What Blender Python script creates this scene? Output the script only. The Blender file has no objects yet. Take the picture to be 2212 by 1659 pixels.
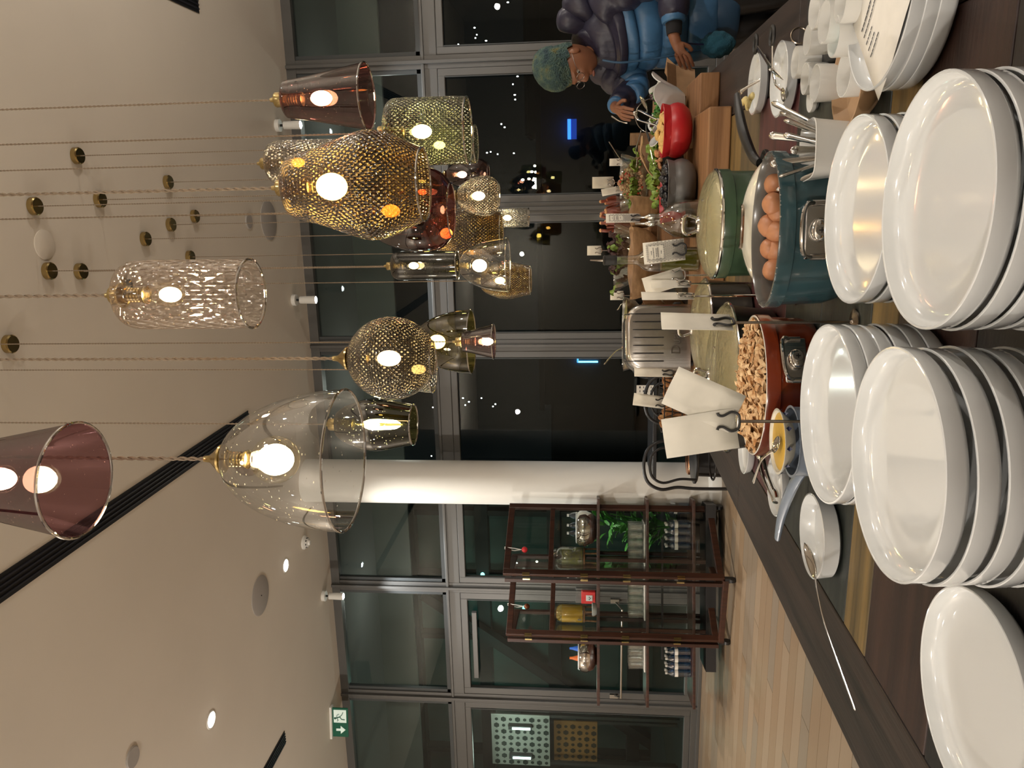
import bpy, bmesh, math, random
from mathutils import Vector, Matrix, noise
rnd = random.Random(7)
PI = math.pi
S = bpy.context.scene
COL = S.collection

# ------------------------------------------------------------------ camera, world, exposure
CZ = 1.40; PITCH = math.radians(5.36); YAW = math.radians(14.2); FPX = 1661.0
RV = Vector((math.cos(YAW), math.sin(YAW), 0))
FV = Vector((-math.sin(YAW)*math.cos(PITCH), math.cos(YAW)*math.cos(PITCH), math.sin(PITCH)))
UV_ = RV.cross(FV)
cam = bpy.data.cameras.new('camera'); camo = bpy.data.objects.new('camera', cam); COL.objects.link(camo)
cam.sensor_width = 36; cam.lens = FPX/2212*36; cam.clip_start = 0.02; cam.clip_end = 500
# portrait photograph lying on its side: world up points to the left of the frame
xa, ya, za = -UV_, -RV, -FV     # image right, image up, backwards
ya = RV.copy()                  # image up = world right
M = Matrix((( xa.x, ya.x, za.x, 0), (xa.y, ya.y, za.y, 0), (xa.z, ya.z, za.z, CZ), (0, 0, 0, 1)))
camo.matrix_world = M
S.camera = camo
S.view_settings.view_transform = 'Standard'; S.view_settings.look = 'None'
S.view_settings.exposure = 0.75; S.view_settings.gamma = 1.0; S.view_settings.use_curve_mapping = False
S.cycles.max_bounces = 10; S.cycles.transparent_max_bounces = 32
S.cycles.diffuse_bounces = 3; S.cycles.glossy_bounces = 4; S.cycles.transmission_bounces = 6
S.cycles.sample_clamp_indirect = 3.0; S.cycles.caustics_reflective = False; S.cycles.caustics_refractive = False
W = bpy.data.worlds.new('night'); S.world = W; W.use_nodes = True
W.node_tree.nodes['Background'].inputs[0].default_value = (0.30, 0.38, 0.42, 1)
W.node_tree.nodes['Background'].inputs[1].default_value = 0.006

def at(x, y, z=None, Y=None, d=None):
    a = (829.5-y)/FPX; b = (1106-x)/FPX
    r = RV*a + UV_*b + FV
    t = (z-CZ)/r.z if z is not None else (Y/r.y if Y is not None else d)
    return Vector((r.x*t, r.y*t, CZ+r.z*t))

def light(name, kind, loc, power, color, rot=(0,0,0), size=0.05, spot=None, blend=0.5):
    l = bpy.data.lights.new(name, kind); l.energy = power; l.color = color
    if kind in ('POINT', 'SPOT'): l.shadow_soft_size = size
    if kind == 'AREA': l.shape = 'DISK'; l.size = size
    if kind == 'SPOT': l.spot_size = spot; l.spot_blend = blend
    o = bpy.data.objects.new(name, l); o.location = loc; o.rotation_euler = rot; COL.objects.link(o)
    return o
WARM = (1.0, 0.91, 0.80); COOL = (0.93, 0.97, 1.0)
CEIL = 4.46; TZ = 0.90; WY = 8.3
# recessed ceiling downlights: the three in view, and added unseen ones behind and beside the camera to light the table
DOWN = [(-3.69, 6.97), (-4.17, 5.21)]
DOWN_FILL = [(-0.5, -0.9), (0.9, 0.4), (-3.6, 1.6), (-3.0, -1.0), (2.4, 2.2), (2.6, 5.0)]
for i, (x, y) in enumerate(DOWN): light('downlight_lamp', 'SPOT', (x, y, CEIL-0.03), 190, (1.0, .95, .86), size=.05, spot=1.9, blend=.8)
for i, (x, y) in enumerate(DOWN_FILL): light('downlight_lamp', 'SPOT', (x, y, CEIL-0.03), 24, (.96, .98, 1.0), size=.06, spot=2.0, blend=.8)
# added bare point lights, unseen at the left, right and behind, brighten the ceiling
for p, w in (((-5.2, -1.2, 3.0), 120), ((3.3, 1.2, 3.0), 60), ((-7.8, 3.4, 3.0), 110), ((-1.6, -3.4, 3.0), 110), ((3.4, 4.6, 3.0), 45)):
    light('ceiling_fill', 'POINT', p, w*1.5, (1, .92, .83), size=.05)
SPOTS = [(-4.57, 7.91), (-1.07, 7.84), (0.68, 7.83)]

# ------------------------------------------------------------------ materials
def nt(name):
    m = bpy.data.materials.new(name); m.use_nodes = True
    n = m.node_tree.nodes; l = m.node_tree.links
    return m, n, l, n['Principled BSDF']
def mat(name, col, rough=0.5, metal=0.0, coat=0.0, var=0.0, vscale=8, stretch=None, bump=0.0, bscale=60, bdist=.004, emit=None, estr=0, col2=None, sub=0.0, spec=0.5):
    m, n, l, b = nt(name)
    b.inputs['Base Color'].default_value = (*col, 1); b.inputs['Roughness'].default_value = rough
    b.inputs['Metallic'].default_value = metal; b.inputs['Coat Weight'].default_value = coat
    b.inputs['Specular IOR Level'].default_value = spec
    if sub: b.inputs['Subsurface Weight'].default_value = sub; b.inputs['Subsurface Scale'].default_value = .01
    if emit: b.inputs['Emission Color'].default_value = (*emit, 1); b.inputs['Emission Strength'].default_value = estr
    if var or bump or col2:
        tc = n.new('ShaderNodeTexCoord'); mp = n.new('ShaderNodeMapping')
        l.new(tc.outputs['Object'], mp.inputs[0])
        if stretch: mp.inputs['Scale'].default_value = stretch
        if var or col2:
            t = n.new('ShaderNodeTexNoise'); t.inputs['Scale'].default_value = vscale; t.inputs['Detail'].default_value = 8
            l.new(mp.outputs[0], t.inputs['Vector'])
            r = n.new('ShaderNodeValToRGB'); l.new(t.outputs['Fac'], r.inputs[0])
            c2 = col2 or tuple(c*(1-var) for c in col)
            r.color_ramp.elements[0].position = .35; r.color_ramp.elements[1].position = .65
            r.color_ramp.elements[0].color = (*c2, 1); r.color_ramp.elements[1].color = (*col, 1)
            l.new(r.outputs[0], b.inputs['Base Color'])
        if bump:
            t2 = n.new('ShaderNodeTexNoise'); t2.inputs['Scale'].default_value = bscale; t2.inputs['Detail'].default_value = 4
            l.new(mp.outputs[0], t2.inputs['Vector'])
            bp = n.new('ShaderNodeBump'); bp.inputs['Strength'].default_value = bump; bp.inputs['Distance'].default_value = bdist
            l.new(t2.outputs['Fac'], bp.inputs['Height']); l.new(bp.outputs[0], b.inputs['Normal'])
    return m
def emis(name, col, s):
    m, n, l, b = nt(name); n.remove(b); e = n.new('ShaderNodeEmission')
    e.inputs[0].default_value = (*col, 1); e.inputs[1].default_value = s
    l.new(e.outputs[0], n['Material Output'].inputs[0]); return m
def thin_glass(name, tint, rough=0.03, base=0.06, edge=0.55, seeds=0.0, dimple=None, fleck=(1, .8, .4), edge_tint=None):
    """thin blown glass: tinted see-through, glossy towards the rim; optional diamond dimples with painted glints, or small bubbles"""
    m, n, l, b = nt(name); n.remove(b); out = n['Material Output']
    tr = n.new('ShaderNodeBsdfTransparent'); gl = n.new('ShaderNodeBsdfGlossy'); mx = n.new('ShaderNodeMixShader')
    gl.inputs['Roughness'].default_value = rough; gl.inputs['Color'].default_value = (1, 1, 1, 1)
    lw = n.new('ShaderNodeLayerWeight'); lw.inputs['Blend'].default_value = .35
    mr = n.new('ShaderNodeMapRange'); mr.inputs['To Min'].default_value = base; mr.inputs['To Max'].default_value = edge
    mr.inputs['From Min'].default_value = .15
    l.new(lw.outputs['Facing'], mr.inputs['Value']); l.new(mr.outputs[0], mx.inputs[0])
    cm = n.new('ShaderNodeMix'); cm.data_type = 'RGBA'; et = edge_tint or tuple(t*t for t in tint)
    cm.inputs[6].default_value = (*tint, 1); cm.inputs[7].default_value = (*et, 1)
    l.new(lw.outputs['Facing'], cm.inputs[0]); l.new(cm.outputs[2], tr.inputs[0])
    l.new(tr.outputs[0], mx.inputs[1]); l.new(gl.outputs[0], mx.inputs[2]); last = mx.outputs[0]
    if dimple or seeds:
        uv = n.new('ShaderNodeUVMap'); sp = n.new('ShaderNodeSeparateXYZ'); l.new(uv.outputs[0], sp.inputs[0])
        tl = n.new('ShaderNodeBsdfTranslucent'); tl.inputs[0].default_value = (*fleck, 1)
        g2 = n.new('ShaderNodeBsdfGlossy'); g2.inputs['Roughness'].default_value = .12; g2.inputs[0].default_value = (*fleck, 1)
        ad = n.new('ShaderNodeMixShader'); ad.inputs[0].default_value = .35
        l.new(tl.outputs[0], ad.inputs[1]); l.new(g2.outputs[0], ad.inputs[2])
        m2 = n.new('ShaderNodeMixShader')
        def mth(op, a, bb=None):
            k = n.new('ShaderNodeMath'); k.operation = op
            for i, v in enumerate((a, bb)):
                if v is None: continue
                if isinstance(v, (int, float)): k.inputs[i].default_value = v
                else: l.new(v, k.inputs[i])
            return k.outputs[0]
        ns = n.new('ShaderNodeTexNoise'); ns.inputs['Scale'].default_value = 9 if dimple else 60; l.new(uv.outputs[0], ns.inputs['Vector'])
        if dimple:
            N, K, lo = dimple
            wob = mth('MULTIPLY', ns.outputs['Fac'], 2.2)
            a = mth('SINE', mth('ADD', mth('ADD', mth('MULTIPLY', sp.outputs[0], 2*PI*N), mth('MULTIPLY', sp.outputs[1], K)), wob))
            c = mth('SINE', mth('SUBTRACT', mth('SUBTRACT', mth('MULTIPLY', sp.outputs[0], 2*PI*N), mth('MULTIPLY', sp.outputs[1], K)), wob))
            f = mth('ABSOLUTE', mth('MULTIPLY', a, c))
            n2 = n.new('ShaderNodeTexNoise'); n2.inputs['Scale'].default_value = 18; l.new(uv.outputs[0], n2.inputs['Vector'])
            f2 = mth('MULTIPLY', f, mth('MULTIPLY', n2.outputs['Fac'], 2.0))
            fade = n.new('ShaderNodeMapRange'); fade.inputs['From Min'].default_value = lo; fade.inputs['From Max'].default_value = lo+.28
            l.new(sp.outputs[1], fade.inputs['Value'])      # v runs from the top of the shade (0) to its mouth (1)
            r = n.new('ShaderNodeMapRange'); r.inputs['From Min'].default_value = .80; r.inputs['From Max'].default_value = 1.02
            r.inputs['To Max'].default_value = .50; l.new(f2, r.inputs['Value'])  # flecks paint in the light scattered at the dimples
            fac = mth('MULTIPLY', r.outputs[0], fade.outputs[0])
            bp = n.new('ShaderNodeBump'); bp.inputs['Strength'].default_value = .5; bp.inputs['Distance'].default_value = .006
            l.new(f, bp.inputs['Height'])
            for g in (gl, g2): l.new(bp.outputs[0], g.inputs['Normal'])
        else:
            v = n.new('ShaderNodeTexVoronoi'); v.inputs['Scale'].default_value = 40; l.new(uv.outputs[0], v.inputs['Vector'])
            r = n.new('ShaderNodeMapRange'); r.inputs['From Min'].default_value = .13; r.inputs['From Max'].default_value = .07
            r.inputs['To Max'].default_value = seeds; l.new(v.outputs['Distance'], r.inputs['Value']); fac = r.outputs[0]
        l.new(fac, m2.inputs[0]); l.new(last, m2.inputs[1]); l.new(ad.outputs[0], m2.inputs[2]); last = m2.outputs[0]
    l.new(last, out.inputs[0]); return m
def wood(name, c1, c2, axis='Y', rough=.55, scale=6, bump=.25, spec=.5):
    st = {'X': (.06, 1, 1), 'Y': (1, .06, 1), 'Z': (1, 1, .06)}[axis]
    return mat(name, c1, rough, col2=c2, vscale=scale*6, stretch=st, bump=bump, bscale=120, spec=spec)

MT = {}
MT['porcelain'] = mat('white_porcelain', (.66, .67, .66), .12, coat=.6)
MT['cream'] = mat('cream_enamel', (.74, .70, .58), .15, coat=.5)
MT['steel'] = mat('polished_steel', (.62, .60, .56), .14, 1)
MT['brushed'] = mat('brushed_steel', (.55, .53, .50), .24, 1, bump=.08, bscale=200, stretch=(1, 1, .03))
MT['chrome'] = mat('chrome', (.75, .73, .70), .06, 1)
MT['brass'] = mat('brass', (.50, .38, .17), .22, 1)
MT['copper'] = mat('copper', (.80, .38, .20), .22, 1)
MT['black'] = mat('black_paint', (.012, .012, .013), .35)
MT['blackmatt'] = mat('black_plastic', (.018, .017, .016), .5)
MT['rod'] = mat('dark_steel_rod', (.30, .25, .20), .2, 1)
MT['paper'] = mat('cream_card', (.74, .70, .60), .8, var=.06, vscale=30)
MT['paperw'] = mat('white_card', (.80, .77, .70), .8, var=.05, vscale=30)
MT['ink'] = mat('grey_ink', (.06, .06, .065), .7)
MT['kraft'] = mat('kraft_cardboard', (.42, .26, .14), .8, var=.15, vscale=25)
MT['cord'] = mat('twisted_cord_fabric', (.24, .18, .12), .7)
MT['plaster'] = mat('ceiling_plaster', (.76, .69, .59), .9, var=.04, vscale=1.2)
MT['white'] = mat('white_paint', (.80, .79, .74), .45)
MT['alu'] = mat('painted_aluminium', (.115, .112, .105), .4, 0.3)
MT['alud'] = mat('dark_window_gasket', (.05, .055, .055), .5)
MT['bulb'] = emis('glowing_bulb', (1, .80, .50), 30)
MT['bulbg'] = thin_glass('bulb_glass', (1, .97, .88), base=.05, edge=.5)
MT['spotled'] = emis('spot_led', (.85, .95, 1), 25)
MT['downled'] = emis('downlight_led', (1, .98, .9), 14)
MT['pane'] = thin_glass('window_glass', (.82, .88, .85), rough=.0, base=.024, edge=.5, edge_tint=(.5, .6, .56))
MT['cabpane'] = thin_glass('cabinet_glass', (.95, .97, .96), rough=.0, base=.035, edge=.5)
MT['tumbler'] = thin_glass('tumbler_glass', (.96, .97, .96), rough=.12, base=.16, edge=.8)
MT['glass'] = thin_glass('clear_glass', (.93, .95, .93), base=.14, edge=.8)
MT['lidglass'] = thin_glass('steamed_lid_glass', (.80, .82, .66), rough=.12, base=.14, edge=.6, seeds=.5, fleck=(.9, .9, .7))
def steamed():
    m, n, l, b = nt('steamed_lid'); out = n['Material Output']
    b.inputs['Base Color'].default_value = (.50, .44, .26, 1); b.inputs['Roughness'].default_value = .13; b.inputs['Metallic'].default_value = .45
    tc = n.new('ShaderNodeTexCoord'); v = n.new('ShaderNodeTexNoise'); v.inputs['Scale'].default_value = 70; v.inputs['Detail'].default_value = 5
    l.new(tc.outputs['Object'], v.inputs['Vector']); bp = n.new('ShaderNodeBump'); bp.inputs['Strength'].default_value = 1.0; bp.inputs['Distance'].default_value = .006
    l.new(v.outputs['Fac'], bp.inputs['Height']); l.new(bp.outputs[0], b.inputs['Normal'])
    tr = n.new('ShaderNodeBsdfTransparent'); tr.inputs[0].default_value = (.75, .78, .62, 1); mx = n.new('ShaderNodeMixShader'); mx.inputs[0].default_value = .62
    l.new(tr.outputs[0], mx.inputs[1]); l.new(b.outputs[0], mx.inputs[2]); l.new(mx.outputs[0], out.inputs[0]); return m
MT['lidglass'] = steamed()
MT['walnut'] = wood('mahogany', (.060, .020, .010), (.030, .010, .005), 'Z', .35)
MT['darkwood'] = wood('dark_stained_oak', (.032, .020, .015), (.012, .008, .006), 'Y', .5)
MT['block'] = wood('pine_block', (.30, .155, .065), (.19, .09, .035), 'X', .55)
MT['floor'] = wood('oak_floor', (.34, .235, .145), (.24, .16, .095), 'X', .5, 3, .1)
MT['leaf'] = mat('plant_leaf', (.07, .30, .04), .35, var=.4)
MT['skin'] = mat('brown_skin', (.27, .115, .06), .5, var=.12, vscale=20, sub=.08)

# ------------------------------------------------------------------ mesh builder
class MB:
    def __init__(s): s.v = []; s.f = []; s.uv = {}
    def add(s, vs, fs, uvs=None):
        o = len(s.v); s.v += [tuple(p) for p in vs]
        for k, f in enumerate(fs):
            if uvs: s.uv[len(s.f)] = uvs[k]
            s.f.append(tuple(i+o for i in f))
        return s
    def box(s, c, d, rz=0, rot=None):
        R = rot or Matrix.Rotation(rz, 3, 'Z'); c = Vector(c)
        vs = [c + R @ Vector((x*d[0]/2, y*d[1]/2, z*d[2]/2)) for x in (-1, 1) for y in (-1, 1) for z in (-1, 1)]
        return s.add(vs, [(0,1,3,2), (4,6,7,5), (0,4,5,1), (2,3,7,6), (0,2,6,4), (1,5,7,3)])
    def prism(s, pts, z0, z1):
        n = len(pts); vs = [(p[0], p[1], z0) for p in pts] + [(p[0], p[1], z1) for p in pts]
        return s.add(vs, [tuple(range(n-1, -1, -1)), tuple(range(n, 2*n))] + [(i, (i+1) % n, (i+1) % n+n, i+n) for i in range(n)])
    def lathe(s, prof, n=32, c=(0, 0, 0), sx=1, sy=1, rot=None, cap=False):
        """prof: (r, z) list; closed at r=0"""
        c = Vector(c); vs = []; fs = []; uvs = []
        L = [0]
        for a, b in zip(prof, prof[1:]): L.append(L[-1] + math.hypot(b[0]-a[0], b[1]-a[1]))
        for r, z in prof:
            for k in range(n):
                t = 2*PI*k/n; p = Vector((r*sx*math.cos(t), r*sy*math.sin(t), z))
                vs.append(c + (rot @ p if rot else p))
        for j in range(len(prof)-1):
            for k in range(n):
                k2 = (k+1) % n
                fs.append((j*n+k, j*n+k2, (j+1)*n+k2, (j+1)*n+k))
                u0, u1 = k/n, (k+1)/n; v0, v1 = L[j]/L[-1], L[j+1]/L[-1]
                uvs.append(((u0, v0), (u1, v0), (u1, v1), (u0, v1)))
        return s.add(vs, fs, uvs)
    def tube(s, pts, r, n=8, closed=False, flat=1.0, caps=True):
        pts = [Vector(p) for p in pts]; m = len(pts)
        rr = r if isinstance(r, (list, tuple)) else [r]*m
        vs = []; fs = []; up = None
        for i, p in enumerate(pts):
            if closed: t = pts[(i+1) % m] - pts[i-1]
            else: t = pts[min(i+1, m-1)] - pts[max(i-1, 0)]
            if t.length < 1e-9: t = Vector((0, 0, 1))
            t.normalize()
            if up is None:
                up = Vector((0, 0, 1)) if abs(t.z) < .9 else Vector((1, 0, 0))
            a = up - t*up.dot(t)
            if a.length < 1e-6: a = t.orthogonal()
            a.normalize(); up = a; b = t.cross(a)
            for k in range(n):
                th = 2*PI*k/n; vs.append(p + a*math.cos(th)*rr[i]*flat + b*math.sin(th)*rr[i])
        for i in range(m if closed else m-1):
            i2 = (i+1) % m
            for k in range(n): fs.append((i*n+k, i*n+(k+1) % n, i2*n+(k+1) % n, i2*n+k))
        if not closed and caps: fs += [tuple(range(n-1, -1, -1)), tuple(range((m-1)*n, m*n))]
        return s.add(vs, fs)
    def cyl(s, a, b, r, r2=None, n=16): return s.tube([a, b], [r, r if r2 is None else r2], n)
    def ball(s, c, r, n=12, m=8, rot=None, jit=0):
        if not isinstance(r, (tuple, list)): r = (r, r, r)
        c = Vector(c); vs = []; fs = []
        for j in range(m+1):
            ph = PI*j/m
            for k in range(n):
                th = 2*PI*k/n; p = Vector((r[0]*math.sin(ph)*math.cos(th), r[1]*math.sin(ph)*math.sin(th), r[2]*math.cos(ph)))
                if jit: p *= 1 + jit*noise.noise(p*40+c*13)
                vs.append(c + (rot @ p if rot else p))
        for j in range(m):
            for k in range(n): fs.append((j*n+k, (j+1)*n+k, (j+1)*n+(k+1) % n, j*n+(k+1) % n))
        return s.add(vs, fs)
    def torus(s, c, R, r, n=32, m=8, rot=None, sx=1, sy=1):
        c = Vector(c); pts = []
        for k in range(n):
            t = 2*PI*k/n; p = Vector((R*sx*math.cos(t), R*sy*math.sin(t), 0)); pts.append(c + (rot @ p if rot else p))
        return s.tube(pts, r, m, closed=True)
    def sheet(s, grid, th=0):
        nj = len(grid); ni = len(grid[0]); vs = [Vector(p) for row in grid for p in row]
        fs = [(j*ni+i, j*ni+i+1, (j+1)*ni+i+1, (j+1)*ni+i) for j in range(nj-1) for i in range(ni-1)]
        return s.add(vs, fs)
    def build(s, name, m, parent=None, smooth=True, bevel=0, solid=0, sub=0, loc=None, rotz=0):
        me = bpy.data.meshes.new(name); me.from_pydata(s.v, [], s.f)
        if s.uv:
            ul = me.uv_layers.new(name='UVMap')
            for p in me.polygons:
                q = s.uv.get(p.index)
                if q:
                    for li, c in zip(p.loop_indices, q): ul.data[li].uv = c
        bm = bmesh.new(); bm.from_mesh(me)
        bmesh.ops.remove_doubles(bm, verts=bm.verts, dist=1e-5)
        bmesh.ops.recalc_face_normals(bm, faces=bm.faces); bm.to_mesh(me); bm.free()
        if smooth:
            me.shade_smooth(); me.set_sharp_from_angle(angle=math.radians(38))
        me.materials.append(MT[m] if isinstance(m, str) else m)
        o = bpy.data.objects.new(name, me); COL.objects.link(o)
        if parent: o.parent = parent
        if bevel:
            b = o.modifiers.new('b', 'BEVEL'); b.width = bevel; b.segments = 3; b.limit_method = 'ANGLE'
        if solid:
            b = o.modifiers.new('s', 'SOLIDIFY'); b.thickness = solid
        if sub:
            b = o.modifiers.new('u', 'SUBSURF'); b.levels = sub; b.render_levels = sub
        if loc is not None: o.location = loc
        if rotz: o.rotation_euler.z = rotz
        return o

def tag(o, label=None, cat=None, group=None, kind=None):
    if label: o['label'] = label
    if cat: o['category'] = cat
    if group: o['group'] = group
    if kind: o['kind'] = kind
    return o
def thing(name, label, cat, loc=(0, 0, 0), rz=0, group=None, rot=None):
    o = bpy.data.objects.new(name, None); COL.objects.link(o); o.location = loc
    o.rotation_euler = rot if rot else (0, 0, rz); o.empty_display_size = .05
    return tag(o, label, cat, group)
def dup(o, parent=None, loc=None, rz=None, label=None):
    c = o.copy(); COL.objects.link(c)
    if parent: c.parent = parent
    if loc is not None: c.location = loc
    if rz is not None: c.rotation_euler.z = rz
    if label: c['label'] = label
    for ch in [k for k in KIDS.get(o.name, [])]:
        d = dup(ch, c); KIDS.setdefault(c.name, []).append(d)
    return c
KIDS = {}
def kids(root):
    KIDS[root.name] = [o for o in bpy.data.objects if o.parent == root]
    for k in KIDS[root.name]: kids(k)
def struct(name, mb, m, label=None, cat=None, parent=None, **k):
    o = mb.build(name, m, parent, **k)
    if not parent: tag(o, label, cat, kind='structure')
    return o
def rot3(rx=0, ry=0, rz=0):
    return Matrix.Rotation(rz, 3, 'Z') @ Matrix.Rotation(ry, 3, 'Y') @ Matrix.Rotation(rx, 3, 'X')
def smoothpath(pts, k=6):
    pts = [Vector(p) for p in pts]; out = []
    for i in range(len(pts)-1):
        p0 = pts[max(i-1, 0)]; p1 = pts[i]; p2 = pts[i+1]; p3 = pts[min(i+2, len(pts)-1)]
        for j in range(k):
            t = j/k
            out.append(.5*((2*p1) + (p2-p0)*t + (2*p0-5*p1+4*p2-p3)*t*t + (3*p1-p0-3*p2+p3)*t**3))
    out.append(pts[-1]); return out

# ================================================================== SETTING
XL, XR, YB = -9.5, 4.2, -4.5
fl = struct('floor', MB().box(((XL+XR)/2, (WY+YB)/2, -.03), (XR-XL, WY-YB, .05)), mat('floor_joint', (.10, .065, .04), .7), 'oak plank floor of the dining room', 'floor')
pl_m = [mat('oak_plank_%s' % s, tuple(q*.70 for q in c), .42, col2=tuple(k*.68 for k in c), vscale=14, stretch=(.12, 1.5, 1), bump=.08, bscale=80)
        for s, c in (('pale', (.36, .25, .155)), ('warm', (.32, .21, .12)), ('grey', (.29, .215, .145)))]
pw, pln = .175, 2.1
row = 0; yy = WY-.004
meshes = {}
while yy > 1.0:
    off = (row*.77) % pln; x = XL + .01 - off
    while x < -1.0:
        x0 = max(x, XL+.01); x1 = min(x+pln, -0.2)
        if x1-x0 > .1:
            key = (round(x1-x0, 2), rnd.randrange(3))
            if key not in meshes:
                meshes[key] = MB().box((0, 0, 0), (x1-x0-.004, pw-.004, .006)).build('plank', pl_m[key[1]], fl, smooth=False).data
                o = COL.objects[-1]
            else:
                o = bpy.data.objects.new('plank', meshes[key]); COL.objects.link(o); o.parent = fl
            o.location = ((x0+x1)/2, yy-pw/2, -.002)
        x += pln
    yy -= pw; row += 1
struct('ceiling', MB().box(((XL+XR)/2, (WY+YB)/2, CEIL+.05), (XR-XL, WY-YB, .1)), 'plaster', 'plain plaster ceiling, warm beige in the lamplight', 'ceiling')
wp = mat('wall_paint', (.30, .27, .23), .9, var=.05, vscale=2)
struct('wall_back', MB().box(((XL+XR)/2, YB-.05, CEIL/2), (XR-XL, .1, CEIL)), wp, 'plain wall behind the viewer', 'wall')
struct('wall_left', MB().box((XL-.05, (WY+YB)/2, CEIL/2), (.1, WY-YB, CEIL)), wp, 'plain wall at the far left end of the room', 'wall')
struct('wall_right', MB().box((XR+.05, (WY+YB)/2, CEIL/2), (.1, WY-YB, CEIL)), wp, 'plain wall right of the buffet', 'wall')
# window wall
MX = [2.78, 1.28, -0.19, -1.65, -3.15, -4.61, -6.13, -7.62, -9.2]
wl = struct('wall_window_frame', MB().box(((XL+XR)/2, WY, CEIL-.05), (XR-XL, .12, .10)), 'alu', 'grey aluminium framework of the glazed wall', 'wall')
b = MB().box(((XL+XR)/2, WY, 2.97), (XR-XL, .10, .17)); b.box(((XL+XR)/2, WY-.055, 3.03), (XR-XL, .03, .03)); b.build('transom', 'alu', wl, smooth=False, bevel=.006)
b = MB().box(((XL+XR)/2, WY, .055), (XR-XL, .12, .11)); b.box(((XL+XR)/2, WY-.07, .02), (XR-XL, .05, .04)); b.build('sill', 'alu', wl, smooth=False, bevel=.006)
for x in MX:
    b = MB().box((x, WY, 2.23), (.13, .11, CEIL)); b.box((x, WY-.065, 2.23), (.035, .05, CEIL)); b.build('mullion', 'alu', wl, smooth=False, bevel=.005)
k = 0
for a, c in zip(MX, MX[1:]):
    x1, x0 = a-.065, c+.065; w = x1-x0; cx = (x0+x1)/2
    k += 1
    # upper light
    wn = struct('window_%d' % k, MB().box((cx, WY+.005, 3.72), (w, .012, 1.30)), 'pane', 'upper fixed pane of the glazed wall, bay %d' % k, 'window', smooth=False)
    g = MB()
    for xx in (x0+.02, x1-.02): g.box((xx, WY-.01, 3.72), (.04, .05, 1.32))
    for zz in (3.075, 4.385): g.box((cx, WY-.01, zz), (w, .05, .05))
    g.build('gasket', 'alud', wn, smooth=False)
    isdoor = (k == 6)
    fw = .085 if isdoor else .075
    nm = 'door_1' if isdoor else 'window_%d' % (k+20)
    z0, z1 = .11, 2.885
    wn = struct(nm, MB().box((cx, WY+.005, (z0+z1)/2), (w-.02, .012, z1-z0)), 'pane',
                'tall glazed exit door with a long push bar' if isdoor else 'tall lower pane of the glazed wall, bay %d' % k, 'door' if isdoor else 'window', smooth=False)
    for xx in (x0+fw/2, x1-fw/2): MB().box((xx, WY-.015, (z0+z1)/2), (fw, .07, z1-z0)).build('frame_stile', 'alu', wn, smooth=False, bevel=.008)
    for zz in (z0+fw/2, z1-fw/2): MB().box((cx, WY-.017, zz), (w-2*fw+.01, .066, fw)).build('frame_rail', 'alu', wn, smooth=False, bevel=.008)
    g = MB()
    for xx in (x0+fw+.006, x1-fw-.006): g.box((xx, WY-.052, (z0+z1)/2), (.010, .008, z1-z0-2*fw))
    g.build('gasket', 'alud', wn, smooth=False)
    if isdoor:
        h = MB().tube([(x0+.06, WY-.05, 1.04), (x0+.10, WY-.16, .96), (x1-.10, WY-.16, .96), (x1-.06, WY-.05, 1.04)], .014, 10)
        h.box((x0+.05, WY-.06, 1.04), (.05, .03, .10)); h.box((x1-.05, WY-.06, 1.04), (.05, .03, .10))
        h.build('push_bar', 'steel', wn)
        MB().box((cx, WY-.06, 2.72), (.9, .05, .06)).build('door_closer', 'alu', wn, smooth=False, bevel=.005)
for x_ in (-5.4, -2.4, .8): light('soffit_fill', 'POINT', (x_, WY+1.1, 3.7), 5, (1, .97, .92), size=.05)  # added unseen lights to brighten the soffit behind the upper panes
# column
cx, cy = -3.06, 7.75
co = struct('column', MB().lathe([(.235, .12), (.235, CEIL)], 48, (cx, cy, 0)), 'white', 'round white column in front of the windows', 'column')
MB().lathe([(0, 0), (.265, 0), (.265, .09), (.258, .10), (.236, .13)], 48, (cx, cy, 0)).build('baseboard', 'white', co)
# exterior soffit, parapet and terrace
so = struct('exterior_soffit', MB().box((-2.6, WY+.95, 4.50), (15, 1.7, .10)), mat('soffit_panel', (.24, .24, .23), .8), 'pale soffit outside the upper panes', 'soffit')
MB().box((-2.6, WY+1.82, 4.24), (15, .06, .62)).build('fascia', mat('fascia_panel', (.13, .135, .13), .8), so, smooth=False)
struct('terrace', MB().box((-2.6, WY+3.2, -.10), (22, 6.2, .1)), mat('terrace_slab', (.05, .055, .055), .8), 'dark terrace outside the windows', 'terrace')
# ceiling slots
for i, (x, y0, y1, lb) in enumerate([(-1.97, -1.0, 6.50, 'long black slot running from the camera to near the column'), (1.50, -1.0, 6.42, 'black slot at the top right of the room'), (-5.39, -1.0, 6.52, 'black slot near the exit sign')]):
    t = thing('ceiling_slot', 'black linear ceiling slot, ' + lb, 'vent', (x, (y0+y1)/2, CEIL), 0, 'linear slots in the ceiling')
    hw = .075; L = y1-y0
    MB().box((0, 0, -.002), (2*hw, L, .006)).build('recess', mat('slot_black', (.006, .006, .008), .6), t, smooth=False)
    for xx in (-.045, -.015, .015, .045): MB().box((xx, 0, -.008), (.008, L-.01, .012)).build('fin', mat('slot_fin', (.02, .02, .028), .4), t, smooth=False)

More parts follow.
